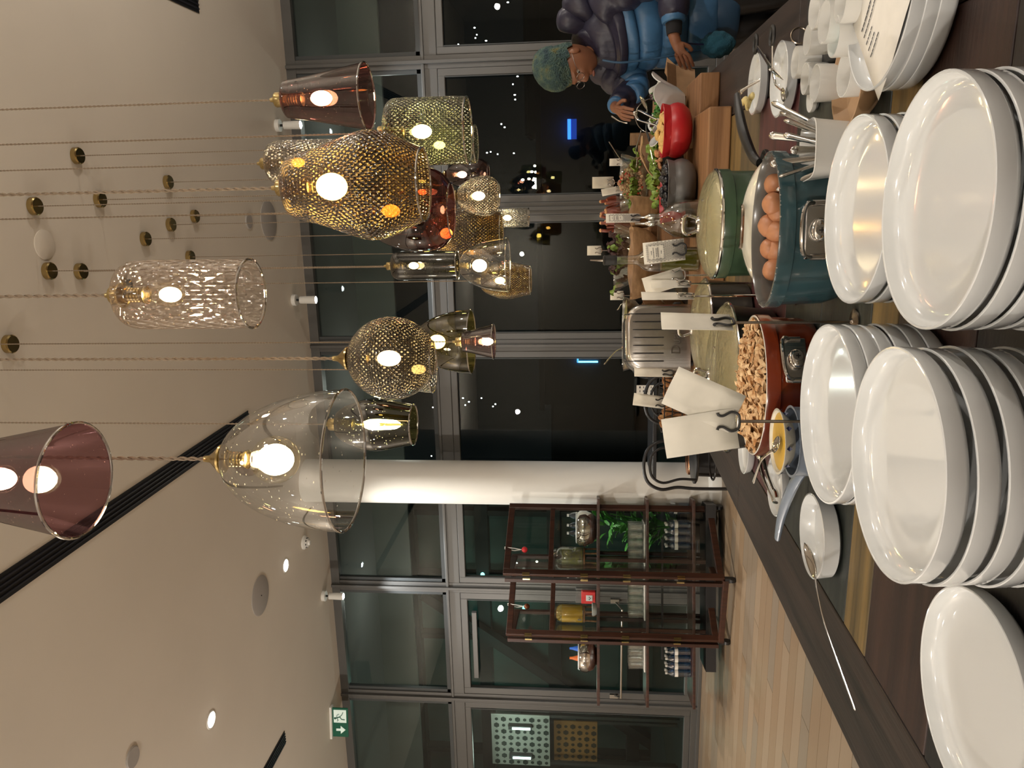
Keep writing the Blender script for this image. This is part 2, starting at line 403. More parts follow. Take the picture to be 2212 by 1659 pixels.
# ================================================================== CEILING FITTINGS
def disc(name, label, cat, x, y, r, m, h=.012, group=None):
    t = thing(name, label, cat, (x, y, CEIL), 0, group)
    MB().lathe([(0, -h), (r*.92, -h), (r, -h*.5), (r, 0)], 32).build('cover', m, t); return t
gp = mat('grey_grille', (.40, .37, .34), .8)
t = disc('ceiling_speaker', 'large round grey ceiling speaker left of the column', 'speaker', -3.67, 6.33, .19, gp); MB().ball((0, 0, -.014), .006).build('screw', 'black', t)
disc('ceiling_speaker', 'round grey ceiling speaker above the sausages, near the windows', 'speaker', -.23, 7.40, .19, gp)
disc('blank_cover', 'small round grey cover beside the speaker near the windows', 'cover', -.22, 6.94, .07, gp)
disc('blank_cover', 'small round ceiling cover in the far left corner of the ceiling', 'cover', -3.68, 4.19, .075, gp)
disc('blank_cover', 'faint round ceiling cover among the pendant canopies', 'cover', -.24, 4.18, .085, 'plaster', .006)
for i, (x, y) in enumerate(DOWN):
    t = thing('downlight', 'bright recessed downlight ' + ('beside the smoke detector' if i == 0 else 'in the middle of the left ceiling'), 'downlight', (x, y, CEIL), 0, 'recessed downlights')
    MB().lathe([(.058, -.002), (.064, -.006), (.072, -.005), (.076, 0)], 28).build('trim_ring', 'white', t)
    MB().lathe([(0, -.018), (.03, -.016), (.056, -.003)], 28).build('lens', 'downled', t)
t = thing('smoke_detector', 'white smoke detector on the ceiling near the windows', 'smoke detector', (-3.69, 7.5, CEIL))
MB().lathe([(.075, 0), (.075, -.015), (.055, -.03)], 28).build('base', 'white', t); MB().lathe([(.052, -.03), (.05, -.05), (.03, -.055), (.025, -.075), (0, -.078)], 28).build('sensor', 'white', t)
for k in range(8):
    a = k*PI/4; MB().box((.051*math.cos(a), .051*math.sin(a), -.042), (.006, .022, .010), a).build('slit', 'black', t, smooth=False)
for i, (x, y) in enumerate(SPOTS):
    t = thing('ceiling_spotlight', 'small white spotlight on the ceiling by the windows, ' + ('above the display cabinet', 'left of the lamp cluster', 'behind the rose cone shade')[i], 'spotlight', (x, y, CEIL), 0, 'spotlights along the windows')
    MB().lathe([(0, 0), (.06, 0), (.06, -.04), (0, -.04)][::-1], 24).build('base', 'white', t)
    MB().cyl((0, 0, -.04), (0, 0, -.08), .012).build('stem', 'black', t)
    MB().lathe([(0, -.08), (.038, -.08), (.042, -.25), (.036, -.25), (.034, -.235)], 24).build('head', 'white', t)
    MB().lathe([(0, -.262), (.022, -.258), (.035, -.245)], 24).build('lens', 'spotled', t)
    light('spotlight_lamp', 'SPOT', (x, y, CEIL-.28), 95, COOL, size=.03, spot=1.6, blend=.7)
# exit sign
t = thing('exit_sign', 'green and white running-man exit sign hanging from the ceiling', 'sign', (-6.2, 7.8, CEIL), .15)
gm = mat('sign_green', (.0, .085, .045), .5, emit=(.0, .12, .06), estr=.06); wm = mat('sign_white', (.75, .85, .78), .5, emit=(.7, .9, .8), estr=.15)
MB().box((0, 0, -.012), (.40, .08, .024)).build('mount', 'white', t, smooth=False)
MB().box((0, 0, -.12), (.36, .02, .19)).build('panel', gm, t, smooth=False)
MB().box((.08, -.012, -.12), (.16, .004, .155)).build('field', wm, t, smooth=False)
pb = MB()
pb.box((-.09, -.013, -.105), (.028, .004, .07))
pb.add([(-.14, -.015, -.125), (-.04, -.015, -.125), (-.09, -.015, -.185), (-.14, -.011, -.125), (-.04, -.011, -.125), (-.09, -.011, -.185)], [(0, 1, 2), (3, 5, 4), (0, 3, 4, 1), (1, 4, 5, 2), (2, 5, 3, 0)])
pb.build('arrow', wm, t, smooth=False)
pm = MB(); y_ = -.016
pm.ball((.055, y_, -.06), (.014, .003, .014)); pm.tube([(.06, y_, -.075), (.075, y_, -.12)], .012, 6, flat=.4)
pm.tube([(.075, y_, -.12), (.045, y_, -.14), (.04, y_, -.18)], .008, 6, flat=.5); pm.tube([(.075, y_, -.12), (.10, y_, -.145), (.135, y_, -.16)], .008, 6, flat=.5)
pm.tube([(.06, y_, -.08), (.03, y_, -.10), (.02, y_, -.085)], .006, 6, flat=.5); pm.tube([(.06, y_, -.08), (.095, y_, -.085), (.11, y_, -.11)], .006, 6, flat=.5)
pm.build('running_figure', gm, t)

# ================================================================== PENDANT LAMPS
SH = {}
SH['clear_seeded'] = thin_glass('clear_seeded_glass', (.90, .91, .90), base=.12, edge=.6, seeds=.8, fleck=(1, .95, .85))
SH['clear_rippled'] = thin_glass('clear_rippled_glass', (.90, .84, .78), base=.10, edge=.5, dimple=(11, 26, .35), fleck=(.20, .17, .14))
SH['rose'] = thin_glass('rose_glass', (.52, .25, .22), base=.07, edge=.45, seeds=.35, fleck=(1, .5, .35))
SH['mauve'] = thin_glass('mauve_glass', (.42, .24, .26), base=.09, edge=.45, seeds=.35, fleck=(1, .6, .5))
SH['gold_dimple'] = thin_glass('gold_dimpled_glass', (.42, .29, .10), base=.08, edge=.5, dimple=(26, 72, .14), fleck=(1, .72, .22))
SH['green_dimple'] = thin_glass('green_dimpled_glass', (.50, .54, .36), base=.08, edge=.5, dimple=(22, 64, .15), fleck=(.9, .95, .55))
SH['smoke_dimple'] = thin_glass('smoke_dimpled_glass', (.27, .23, .16), base=.08, edge=.5, dimple=(25, 66, .08), fleck=(1, .88, .6))
SH['silver_dimple'] = thin_glass('silver_dimpled_glass', (.55, .50, .42), base=.10, edge=.5, dimple=(18, 50, .02), fleck=(1, .85, .65))
SH['clear_dimple'] = thin_glass('clear_dimpled_glass', (.80, .80, .76), base=.10, edge=.5, dimple=(15, 44, .2), fleck=(1, .95, .85))
SH['smoke'] = thin_glass('smoke_glass', (.34, .33, .27), base=.08, edge=.5, seeds=.5, fleck=(1, .9, .6))
SH['olive'] = thin_glass('olive_glass', (.50, .44, .14), base=.08, edge=.45, seeds=.4, fleck=(1, .9, .3))
SH['darkolive'] = thin_glass('dark_olive_glass', (.25, .25, .10), base=.10, edge=.5, seeds=.5, fleck=(1, .95, .4))
RIM = thin_glass('glass_rim', (.80, .80, .78), base=.55, edge=.9)
# profiles: (radius, height below the top) in units of the largest radius, top to mouth
def prof(kind, R, H):
    P = {
     'cyl': [(0, 0), (.55, .0), (.80, .02), (.94, .07), (1, .16), (1, .5), (1, .8), (.98, 1)],
     'dome': [(0, 0), (.14, .005), (.36, .06), (.56, .17), (.72, .31), (.84, .47), (.93, .65), (.985, .84), (1, 1)],
     'cone': [(0, 0), (.40, .0), (.52, .02), (.57, .06), (.66, .30), (.78, .55), (.90, .80), (1, 1)],
     'sphere': [(0, 0)] + [(math.sin(.2+2.52*i/10), (1-math.cos(.2+2.52*i/10))/(1-math.cos(2.72))) for i in range(11)],
     'barrel': [(0, 0), (.42, .0), (.54, .03), (.60, .09), (.72, .26), (.87, .42), (.98, .56), (1, .65), (.92, .77), (.76, .91), (.66, 1)],
     'tulip': [(0, 0), (.40, .0), (.52, .03), (.70, .12), (.92, .32), (1, .48), (.97, .64), (.86, .82), (.76, 1)],
     'globe': [(0, 0), (.20, .01), (.50, .10), (.78, .28), (.95, .50), (1, .68), (.95, .83), (.82, .93), (.62, 1)]}[kind]
    pts = smoothpath([(r*R, -h*H, 0) for r, h in P], 3)
    return [(max(p.x, 0), p.y) for p in pts]
def pendant(label, kind, sh, xt, xb, yc, d=None, X=None, R=None, power=4, bulb='a', btop=.12, twist=False, canopy=True, warm=WARM, holder='brass'):
    """xt, xb: picture rows of the shade's top and mouth; the cord hangs plumb from the ceiling"""
    if X is None:
        p = at((xt+xb)/2, yc, d=d)
    else:
        p = Vector((X[0], X[1], 0))
    dep = (p-Vector((0, 0, CZ))).dot(FV)
    # heights of top and mouth on the plumb line
    def zof(x):
        lo, hi = .9, CEIL
        for _ in range(40):
            mid = (lo+hi)/2; q = Vector((p.x, p.y, mid-CZ)); v = 1106-q.dot(UV_)/q.dot(FV)*FPX
            if v > x: lo = mid
            else: hi = mid
        return lo
    zt, zb = zof(xt), zof(xb); H = zt-zb
    t = thing('pendant_lamp', label, 'pendant lamp', (p.x, p.y, zt), 0, 'blown glass pendant lamps')
    pr = prof(kind, R, H)
    MB().lathe(pr, 56).build('glass_shade', SH[sh], t)
    MB().torus((0, 0, -H), pr[-1][0], .0032, 56, 8).build('shade_rim', RIM, t)
    # cap, holder, bulb
    capp = [(0, .045), (.007, .045), (.009, .03), (.016, .022), (.026, .012), (.034, .004), (.034, -.001), (0, -.001)] if kind in ('dome', 'sphere', 'globe') else \
        [(0, .045), (.006, .045), (.008, .032), (.020, .030), (.023, .026), (.023, .004), (.031, .003), (.031, -.001), (0, -.001)]
    MB().lathe(capp, 24).build('cap', holder, t)
    hl = .062; hr = .017
    hp = [(0, -.001), (.020, -.001), (.021, -.012)] + [(hr+.0015*(i % 2), -.014-.004*i) for i in range(10)] + [(.021, -.054), (.022, -.060), (.014, -hl), (0, -hl)]
    MB().lathe(hp, 20).build('bulb_holder', holder, t)
    if bulb == 'g':   # large round bulb
        br, bc = .055*min(1, R/.15), -hl-.062*min(1, R/.15)
        gp_ = [(.013, -hl), (.016, -hl-.012)] + [(br*math.sin(a), bc+br*math.cos(a)) for a in [PI*(.12+.88*i/12) for i in range(13)]]
        co_ = (.036, .042)
    elif bulb == 't':
        br = .016; bc = -hl-.06
        gp_ = [(.012, -hl), (br, -hl-.015), (br, -hl-.10), (.010, -hl-.112), (0, -hl-.115)]; co_ = (.007, .046)
    else:
        br = .031; bc = -hl-.058
        gp_ = [(.012, -hl), (.018, -hl-.015), (.028, -hl-.038), (.031, -hl-.058), (.027, -hl-.076), (.015, -hl-.088), (0, -hl-.092)]; co_ = (.023, .034)
    if R < .10: co_ = (co_[0]*.8, co_[1]*.8)
    bo = MB().lathe(gp_, 24).build('bulb', 'bulbg', t)
    MB().ball((0, 0, bc), (co_[0], co_[0], co_[1]), 16, 12).build('glow_core', 'bulb', bo)  # enlarged glowing core stands in for the bulb's overexposed glare
    light('pendant_lamp_light', 'POINT', (p.x, p.y, zt+bc-.0), power*3.1, warm, size=.02).visible_glossy = True
    # twisted two-strand cord up to a brass canopy
    L = CEIL-.03-zt-.045; pitch = .030 if not twist else .05; rs = .0017 if not twist else .0026
    c = MB(); n = max(8, int(L/pitch*6))
    for s_ in (0, PI):
        c.tube([(rs*math.cos(2*PI*i/6+s_), rs*math.sin(2*PI*i/6+s_), .045+L*i/n) for i in range(n+1)], rs*1.05, 4)
    c.build('cord', 'cord', t)
    h = CEIL-zt
    MB().lathe([(0, h-.034), (.044, h-.034), (.050, h-.028), (.050, h)], 28).build('canopy', 'brass', t)
    return t
LM = [
 # label, kind, glass, x top, x mouth, y centre, depth/canopy, R, power, bulb
 ('clear cylindrical pendant with rippled mouth, hanging alone left of the big gold barrel', 'cyl', 'clear_rippled', 266, 543, 636, 1.85, None, .083, 4, 'a', True),
 ('large mauve glass cone pendant, highest of all, beside the dark ceiling slot', 'cone', 'mauve', -120, 165, 1035, 1.55, None, .115, 4, 'a', True),
 ('large clear seeded glass dome pendant with a round bulb, hung left of the sphere', 'dome', 'clear_seeded', 482, 745, 993, 1.75, None, .160, 6, 'g', True),
 ('dark smoke glass sphere pendant with diamond dimples, hung right of the clear dome', 'sphere', 'smoke_dimple', 752, 934, 774, 2.2, None, .119, 3, 'a', True),
 ('big gold dimpled barrel pendant, the largest shade of the right cluster', 'barrel', 'gold_dimple', 622, 915, 402, 2.05, None, .143, 6, 'g', True),
 ('reddish rose glass cone pendant at the far right of the lamps', 'cone', 'rose', 614, 792, 212, 2.4, None, .100, 4, 'a', False),
 ('green dimpled glass pendant below the rose cone at the right', 'cyl', 'green_dimple', 836, 1010, 284, 2.6, None, .110, 5, 'a', False),
 ('smoke cylinder pendant half hidden behind the big gold barrel', 'cyl', 'silver_dimple', 580, 790, 350, 3.0, None, .085, 3, 'a', False),
 ('rosy pink glass globe pendant tucked behind the big gold barrel', 'globe', 'rose', 775, 975, 455, 2.8, None, .152, 2, 'a', False),
 ('dark olive tulip pendant with a tube bulb, seen below the clear dome', 'tulip', 'darkolive', 728, 893, 917, 2.75, None, .094, 3, 't', False),
 ('yellow olive glass dome pendant directly below the dimpled sphere', 'dome', 'olive', 892, 1018, 741, None, (-.733, 3.765), .160, 3, 'g', False),
 ('small plum glass cone pendant, lowest below the yellow olive dome', 'cone', 'mauve', 998, 1066, 738, 3.6, None, .082, 2, 'a', False),
 ('clear dimpled pendant mostly hidden behind the dimpled sphere', 'dome', 'clear_dimple', 850, 935, 798, 3.6, None, .11, 2, 'a', False),
 ('gold dimpled barrel pendant of middle size below the pink globe', 'barrel', 'gold_dimple', 925, 1083, 505, None, (-.271, 5.194), .192, 4, 'g', False),
 ('tall slim smoke cylinder pendant left of the middle-sized gold barrel', 'cyl', 'smoke', 847, 988, 576, None, (-.387, 4.165), .079, 3, 'a', False),
 ('clear glass dome pendant with round bulb below the slim smoke cylinder', 'dome', 'clear_seeded', 990, 1097, 577, None, (-.418, 4.442), .155, 3, 'g', False),
 ('small dark gold dimpled pendant, lowest behind the clear dome', 'tulip', 'gold_dimple', 1040, 1146, 606, 4.9, None, .118, 3, 'a', False),
 ('small clear dimpled cylinder pendant, lowest by the window post', 'cyl', 'clear_dimple', 1060, 1142, 473, None, (-.189, 5.555), .067, 2, 'a', False),
 ('silvery dimpled globe pendant at the lower right of the middle-sized gold barrel', 'globe', 'silver_dimple', 985, 1077, 420, None, (-.025, 4.136), .104, 3, 'a', False),
 ('small mauve globe pendant above the silvery dimpled globe', 'globe', 'mauve', 962, 1055, 376, None, (.116, 5.593), .112, 2, 'a', False),
 ('clear dimpled cone pendant peeking out behind the green dimpled one', 'cyl', 'green_dimple', 905, 1028, 314, None, (.262, 4.582), .108, 2, 'a', False),
 ('small smoke pendant almost wholly hidden behind the pink globe', 'tulip', 'smoke', 870, 960, 412, None, (.002, 4.74), .085, 1.5, 'a', False),
 ('small pendant hidden behind the middle-sized gold barrel', 'tulip', 'smoke', 985, 1060, 545, None, (-.445, 5.779), .09, 1.5, 'a', False),
 ('small pendant hidden behind the gold barrel, hung far back', 'cyl', 'smoke', 985, 1060, 458, None, (-.141, 5.93), .075, 1.5, 'a', False),
]
for (lb, kd, gs, xt, xb, yc, d, X, R, pwr, bl, tw) in LM:
    pendant(lb, kd, gs, xt, xb, yc, d, X, R, pwr, bl, twist=tw)

# ================================================================== BUFFET TABLE
TX0, TX1, TY0, TY1 = -1.04, .44, -.35, 5.2
tb = thing('buffet_table', 'long dark wooden buffet table of mixed reclaimed boards', 'table', ((TX0+TX1)/2, (TY0+TY1)/2, 0))
tb_o = Vector(tb.location)
def tpart(name, x0, x1, y0, y1, z0, z1, m, bev=.003):
    return MB().box((0, 0, 0), (x1-x0-.003, y1-y0-.003, z1-z0)).build(name, m, tb, smooth=False, bevel=bev, loc=Vector(((x0+x1)/2, (y0+y1)/2, (z0+z1)/2))-tb_o)
MT['b_green'] = wood('board_black_green', (.030, .034, .028), (.012, .015, .013), 'X', .45)
MT['b_gold'] = wood('board_golden', (.21, .135, .045), (.07, .05, .02), 'X', .5)
MT['b_brown'] = wood('board_brown', (.040, .018, .012), (.018, .008, .006), 'X', .5)
MT['b_maroon'] = wood('board_maroon', (.12, .035, .035), (.05, .020, .022), 'X', .5)
MT['b_black'] = wood('board_black', (.014, .010, .009), (.006, .005, .005), 'X', .5)
MT['b_olive'] = wood('board_olive', (.12, .085, .04), (.05, .04, .02), 'X', .5)
ybs = [(-.35, .05, 'b_brown'), (.05, .38, 'b_black'), (.38, .70, 'b_brown'), (.70, 1.02, 'b_black'), (1.02, 1.27, 'b_brown'), (1.27, 1.385, 'b_gold'), (1.385, 1.67, 'b_green'), (1.67, 1.96, 'b_green'), (1.96, 2.37, 'b_maroon'),
       (2.37, 2.63, 'b_olive'), (2.63, 2.83, 'b_gold'), (2.83, 3.1, 'b_brown'), (3.1, 3.4, 'b_green'), (3.4, 3.7, 'b_gold'), (3.7, 4.0, 'b_brown'), (4.0, 4.3, 'b_olive'), (4.3, 4.6, 'b_green'), (4.6, 4.9, 'b_brown'), (4.9, 5.2, 'b_gold')]
for y0, y1, m in ybs: tpart('board', -.83, .23, y0, y1, .865, .8995, m)
tpart('border_board', TX0, -.83, TY0, 2.4, .86, .90, 'darkwood'); tpart('border_board', TX0, -.83, 2.4, TY1, .86, .90, 'darkwood')
tpart('border_board', .23, TX1, TY0, 2.0, .86, .90, 'darkwood'); tpart('border_board', .23, TX1, 2.0, TY1, .86, .90, 'darkwood')
tpart('apron', TX0+.05, TX1-.05, TY0+.05, TY1-.05, .76, .86, 'darkwood')
for x in (TX0+.10, TX1-.10):
    for y in (TY0+.10, 1.6, 3.4, TY1-.10): tpart('leg', x-.045, x+.045, y-.045, y+.045, 0, .76, 'darkwood', .006)

# ------------------------------------------------------------------ plates
def plate_mesh(R=.135, h=.030):
    k = R/.135
    return MB().lathe([(0, .003), (.075*k, .003), (.078*k, 0), (.090*k, 0), (.096*k, .0015), (.120*k, .002), (.1295*k, .0055), (.1342*k, .012), (.135*k, h-.001), (.1342*k, h), (.1325*k, h), (.1315*k, h-.001),
                       (.1308*k, .018), (.126*k, .0115), (.115*k, .0078), (.08*k, .007), (0, .007)], 72)
def stack(x, y, ztop, lb, grp, R=.135, pitch=.0235, h=.030, jit=.0015):
    n = max(1, round((ztop-TZ-h)/pitch)+1); pit = (ztop-TZ-h)/(n-1) if n > 1 else 0
    first = None
    for i in range(n):
        pos = ('topmost' if i == n-1 else 'undermost' if i == 0 else ['second', 'third', 'fourth', 'fifth', 'sixth'][n-2-i]+' from the top')
        L = 'white rimmed plate, %s of the stack %s' % (pos, lb)
        p = (x+rnd.uniform(-jit, jit) + (0), y+rnd.uniform(-jit, jit), TZ+.0005+pit*i)
        if first is None:
            o = plate_mesh(R, h).build('dinner_plate', 'porcelain'); first = o; KIDS[o.name] = []
            tag(o, L, 'plate', grp); o.location = p
        else:
            o = dup(first, None, p, 0, L)
    return TZ+pit*(n-1)
stack(-.025, .885, 1.03, 'nearest the right edge', 'white plates stacked at the near right')
stack(-.316, .872, 1.047, 'in the near middle', 'white plates stacked in the near middle', pitch=.026)
stack(-.618, .868, .938, 'at the near left corner', 'white plates stacked at the near left')
stack(-.042, 1.195, 1.008, 'in front of the blue pot', 'white plates stacked before the blue pot')
stack(-.338, 1.150, 1.038, 'in front of the orange pot', 'white plates stacked before the orange pot')
stack(.268, 1.285, .968, 'under the paper sign', 'white plates stacked under the paper sign')
# paper sign lying on the far right stack
sg = thing('paper_sign', 'white paper sheet with printed lines lying on the right-hand plate stack', 'paper', (.262, 1.26, .9685), math.radians(-42))
g = [[(x, y, .004*math.sin(x*18)) for x in [-.105+.27*i/8 for i in range(9)]] for y in [-.10+.20*j/4 for j in range(5)]]
MB().sheet(g).build('sheet', 'paperw', sg, solid=.0006)
ln = MB()
for i, (y, a, c) in enumerate([(.045, -.085, -.03), (.028, -.085, .0), (.010, -.085, -.055), (-.006, -.085, -.06), (-.022, -.085, -.045), (.045, .02, .028), (.03, .02, .028), (.015, .02, .028), (0, .02, .028)]):
    k = a
    while k < c:
        w = rnd.uniform(.004, .009); z = .0012+.004*math.sin(k*18); ln.box((k+w/2, y, z+.0006), (w, .0026 if i else .0036, .0004)); k += w+.0015
ln.build('print', 'ink', sg, smooth=False)
# round wooden bowl base peeking under cups, near the paper
t = thing('wooden_saucer', 'round pale wooden dish under the small cups by the paper sign', 'dish', (.172, 1.475, TZ))
MB().lathe([(0, .0), (.05, 0), (.075, .02), (.083, .045), (.079, .045), (.07, .022), (.045, .008), (0, .007)], 40).build('dish', mat('beech', (.50, .32, .18), .45, var=.15, vscale=20), t)

# small cups: cylinder ramekins and egg cups
cupm = mat('cup_porcelain', (.66, .65, .61), .2, coat=.4)
def cup(name, label, loc, r, h, rot=None, m=cupm, fill=None, grp='white egg cups and ramekins'):
    t = thing(name, label, 'cup', loc, 0, grp, rot=rot)
    MB().lathe([(0, 0), (r*.80, 0), (r*.90, .004), (r*.97, h*.4), (r, h-.002), (r*.985, h), (r*.94, h), (r*.92, h-.004), (r*.88, h*.3), (r*.78, .006), (0, .006)], 36).build('body', m, t)
    if fill: MB().lathe([(0, h*.72), (r*.9, h*.72)], 28).build('filling', fill, t)
    return t
aqua = mat('aqua_icing', (.30, .58, .62), .4)
CU = [(1722, 70, .020, .055, 'frontmost on the left, beside the scissors plate'), (1752, 225, .0, 0, None)]
def cz(x, y, z): return at(x, y, z=z)
cups = [  # rim centre pixel, rim height, radius, label
 (1717, 135, .965, .032, 'leftmost standing cup, beside the scissors dish'),
 (1743, 87, .968, .028, 'small cup half hidden behind the leftmost standing cup'),
 (1758, 20, .985, .036, 'tall cup at the right edge behind the others'),
 (1780, 47, .992, .036, 'tilted cup in the middle of the cup cluster'),
 (1815, 5, .990, .032, 'cup cut by the picture edge beside the paper sign'),
 (1800, 78, .985, .034, 'cup just behind the one with light blue filling'),
 (1823, 80, .965, .028, 'cup with light blue filling beside the paper sign'),
 (1738, 170, .958, .031, 'low cup nearest the cutlery pot, left of the big mug'),
 (1760, 180, .975, .034, 'big white cup at the front of the cup cluster'),
 (1750, 212, .915, .030, 'shallow ramekin at the very front of the cup cluster'),
 (1822, 160, .962, .038, 'rounded white cup between the paper sign and the big cup'),
]
for (x, y, z, r, lb) in cups:
    p = at(x, y, z=z); h = z-TZ-.001 if z < .97 else .062
    base = TZ+.001 if z < .97 else z-.062
    cup('small_cup', 'white porcelain ' + lb, (p.x, p.y, base), r, z-base, fill=aqua if 'light blue' in lb else None)
tr = thing('cup_tray', 'low dark tray carrying the cluster of small white cups', 'tray', (.27, 1.64, TZ))
MB().box((.06, .10, .010), (.20, .26, .018), 0).build('board', 'blackmatt', tr, bevel=.004)

def shallow_dish(name, label, loc, R, h, cat='dish', m='porcelain', grp=None, rz=0, sx=1, sy=1):
    t = thing(name, label, cat, loc, rz, grp)
    MB().lathe([(0, 0), (R*.86, 0), (R*.95, .006), (R, h-.001), (R*.985, h), (R*.955, h), (R*.93, h*.5), (R*.86, .008), (0, .007)], 56, sx=sx, sy=sy).build('dish', m, t)
    return t
# spoon helper: bowl at origin heading +x handle
def spoon(name, label, p0, p1, bowl=.03, r=.004, cat='spoon', lift=.01, grp=None, m='steel', kind='spoon', rot=None):
    p0, p1 = Vector(p0), Vector(p1); d = p1-p0; L = d.length
    t = thing(name, label, cat, p0, 0, grp)
    t.rotation_euler = d.to_track_quat('X', 'Z').to_euler()
    if kind == 'spoon':
        b = MB(); n, k = 10, 12; g = []
        for j in range(n+1):
            row = []
            for i in range(k+1):
                u = -1+2*j/n; v = -1+2*i/k; x = u*bowl*1.35; w = bowl*.85*math.sqrt(max(0, 1-u*u))
                row.append((x, v*w, -.35*bowl*(1-u*u)*(1-v*v)))
            g.append(row)
        b.sheet(g).build('bowl', m, t, solid=.0012)
        st = bowl*1.25
    else: st = 0
    path = smoothpath([(st, 0, 0), (st+L*.12, 0, lift*.6), (L*.45, 0, lift), (L*.8, 0, lift*.4), (L, 0, 0)], 5)
    nn = len(path); b = MB().tube(path, [r*(.8+.9*abs(i/(nn-1)-.35)**1.0*1.15) for i in range(nn)], 8, flat=.5)
    b.ball((L, 0, 0), (r*1.9, r*1.5, r*.7), 10, 6); b.build('handle', m, t)
    return t
# dish with the long spoon
dp = at(1754, 1157, z=.936)
shallow_dish('spoon_dish', 'small white round dish by the left table edge holding a long serving spoon', (dp.x, dp.y, TZ+.001), .087, .037, grp=None)
spoon('serving_spoon', 'long steel serving spoon resting in the small white dish, handle over the table edge board', at(1750, 1212, z=.962), at(1845, 1528, z=.912), bowl=.027, r=.0032, lift=.008)

# ------------------------------------------------------------------ pots
def pot(name, label, loc, R, h, m, inner, rz=0, sy=.82, band=None):
    t = thing(name, label, 'pot', loc, rz)
    o = [(0, 0), (R*.80, 0), (R*.90, .006), (R*.955, .03), (R*.965, h*.70), (R*.97, h-.030), (R*1.0, h-.028), (R*1.005, h-.004), (R*.995, h)]
    MB().lathe(o, 72, sy=sy).build('body', m, t)
    MB().lathe([(R*.995, h), (R*.975, h+.001), (R*.955, h-.004), (R*.945, h-.02), (R*.93, .03), (R*.85, .010), (0, .009)], 72, sy=sy).build('inner_enamel', inner, t)
    return t
def bracket(t, R, h, sy, ang=-PI/2, W=.10, m='brushed', bail=True):
    # steel bracket with screw and swinging wire handle on the front wall
    fy = -R*sy*.965
    MB().box((0, fy-.003, h*.52), (W, .006, .048)).build('handle_plate', m, t, bevel=.003)
    s = MB(); s.ball((0, fy-.012, h*.52), (.022, .012, .017), 20, 10); s.build('boss', 'chrome', t)
    s = MB().cyl((0, fy-.022, h*.52), (0, fy-.026, h*.52), .010, n=20); sc = s.build('screw', 'brushed', t)
    MB().box((0, fy-.0265, h*.52), (.010, .001, .0022)).box((0, fy-.0265, h*.52), (.0022, .001, .010)).build('screw_slot', 'black', sc, smooth=False)
    for x in (-W/2+.004, W/2-.004): MB().cyl((x, fy-.006, h*.42), (x, fy-.006, h*.62), .006).build('hinge', m, t)
    MB().tube(smoothpath([(-W/2+.004, fy-.008, h*.60), (-W/2+.006, fy-.020, h*.70), (-W*.3, fy-.030, h*.76), (0, fy-.034, h*.78), (W*.3, fy-.030, h*.76), (W/2-.006, fy-.020, h*.70), (W/2-.004, fy-.008, h*.60)], 5), .0042, 8).build('wire_handle', 'chrome', t)
teal = mat('teal_enamel', (.030, .070, .080), .22, coat=.5, var=.15, vscale=10)
grin = mat('grey_enamel', (.10, .095, .085), .2, coat=.4)
tp = thing  # alias
tpp = at(1657, 499, z=1.04)
T1 = pot('oval_pot', 'large teal blue enamel oval pot full of brown eggs', (tpp.x, tpp.y+.01, TZ), .152, .142, teal, grin, rz=math.radians(3), sy=.80)
bracket(T1, .152, .142, .80, W=.105)
# chipped rim
ch = MB()
for k in range(70):
    a = rnd.uniform(0, 2*PI); ch.ball((.1515*math.cos(a), .1515*.80*math.sin(a), .1415), (.0006+.0011*rnd.random()**2,)*3, 5, 4)
tag(ch.build('rim_chips', mat('chipped_enamel', (.35, .33, .30), .5), T1), kind='stuff')
eggm = mat('brown_egg_shell', (.50, .22, .105), .45, var=.12, vscale=14, bump=.05)
egg = None
for i, (x, y, z) in enumerate([(1675, 397, 1.005), (1671, 440, 1.010), (1684, 462, .995), (1662, 488, 1.012), (1678, 500, 1.0), (1666, 537, 1.006), (1680, 545, .995), (1672, 583, 1.003), (1650, 470, .99), (1652, 515, .99), (1655, 560, .985)]):
    p = at(x, y, z=z)
    lb = 'brown egg in the teal pot, ' + ['rightmost', 'second from the right, at the back', 'second from the right, at the front', 'middle one at the back', 'middle one at the front', 'second from the left, back', 'second from the left, front', 'leftmost', 'sunk behind the others, right', 'sunk behind the others, middle', 'sunk behind the others, left'][i]
    if egg is None:
        b = MB(); b.lathe([(0, -.024), (.010, -.0225), (.0175, -.017), (.0225, -.006), (.0225, .003), (.019, .014), (.012, .0235), (.005, .028), (0, .029)], 28)
        egg = b.build('egg', eggm); KIDS[egg.name] = []; tag(egg, lb, 'egg', 'brown eggs in the teal pot'); e = egg
    else: e = dup(egg, label=lb)
    e.location = p; e.rotation_euler = (rnd.uniform(.9, 1.6), rnd.uniform(-.4, .4), rnd.uniform(-1, 1)); e.scale = (1.03,)*3
# cream lid leaning behind the teal pot
lp = at(1640, 488, Y=1.80)
t = thing('enamel_cover', 'cream enamel cover with a dark chipped rim leaning behind the teal pot', 'cover', (lp.x, 1.74, TZ+.004), 0, rot=(math.radians(29), 0, 0))
MB().lathe([(0, .012), (.11, .010), (.140, .004), (.155, -.004), (.158, -.001), (.156, .004), (.142, .012), (.11, .018), (0, .020)], 56, c=(0, .120, 0), sy=.76).build('lid', 'cream', t)
MB().torus((0, .120, -.001), .157, .0024, 56, 6, sy=.76).build('rim', 'blackmatt', t)
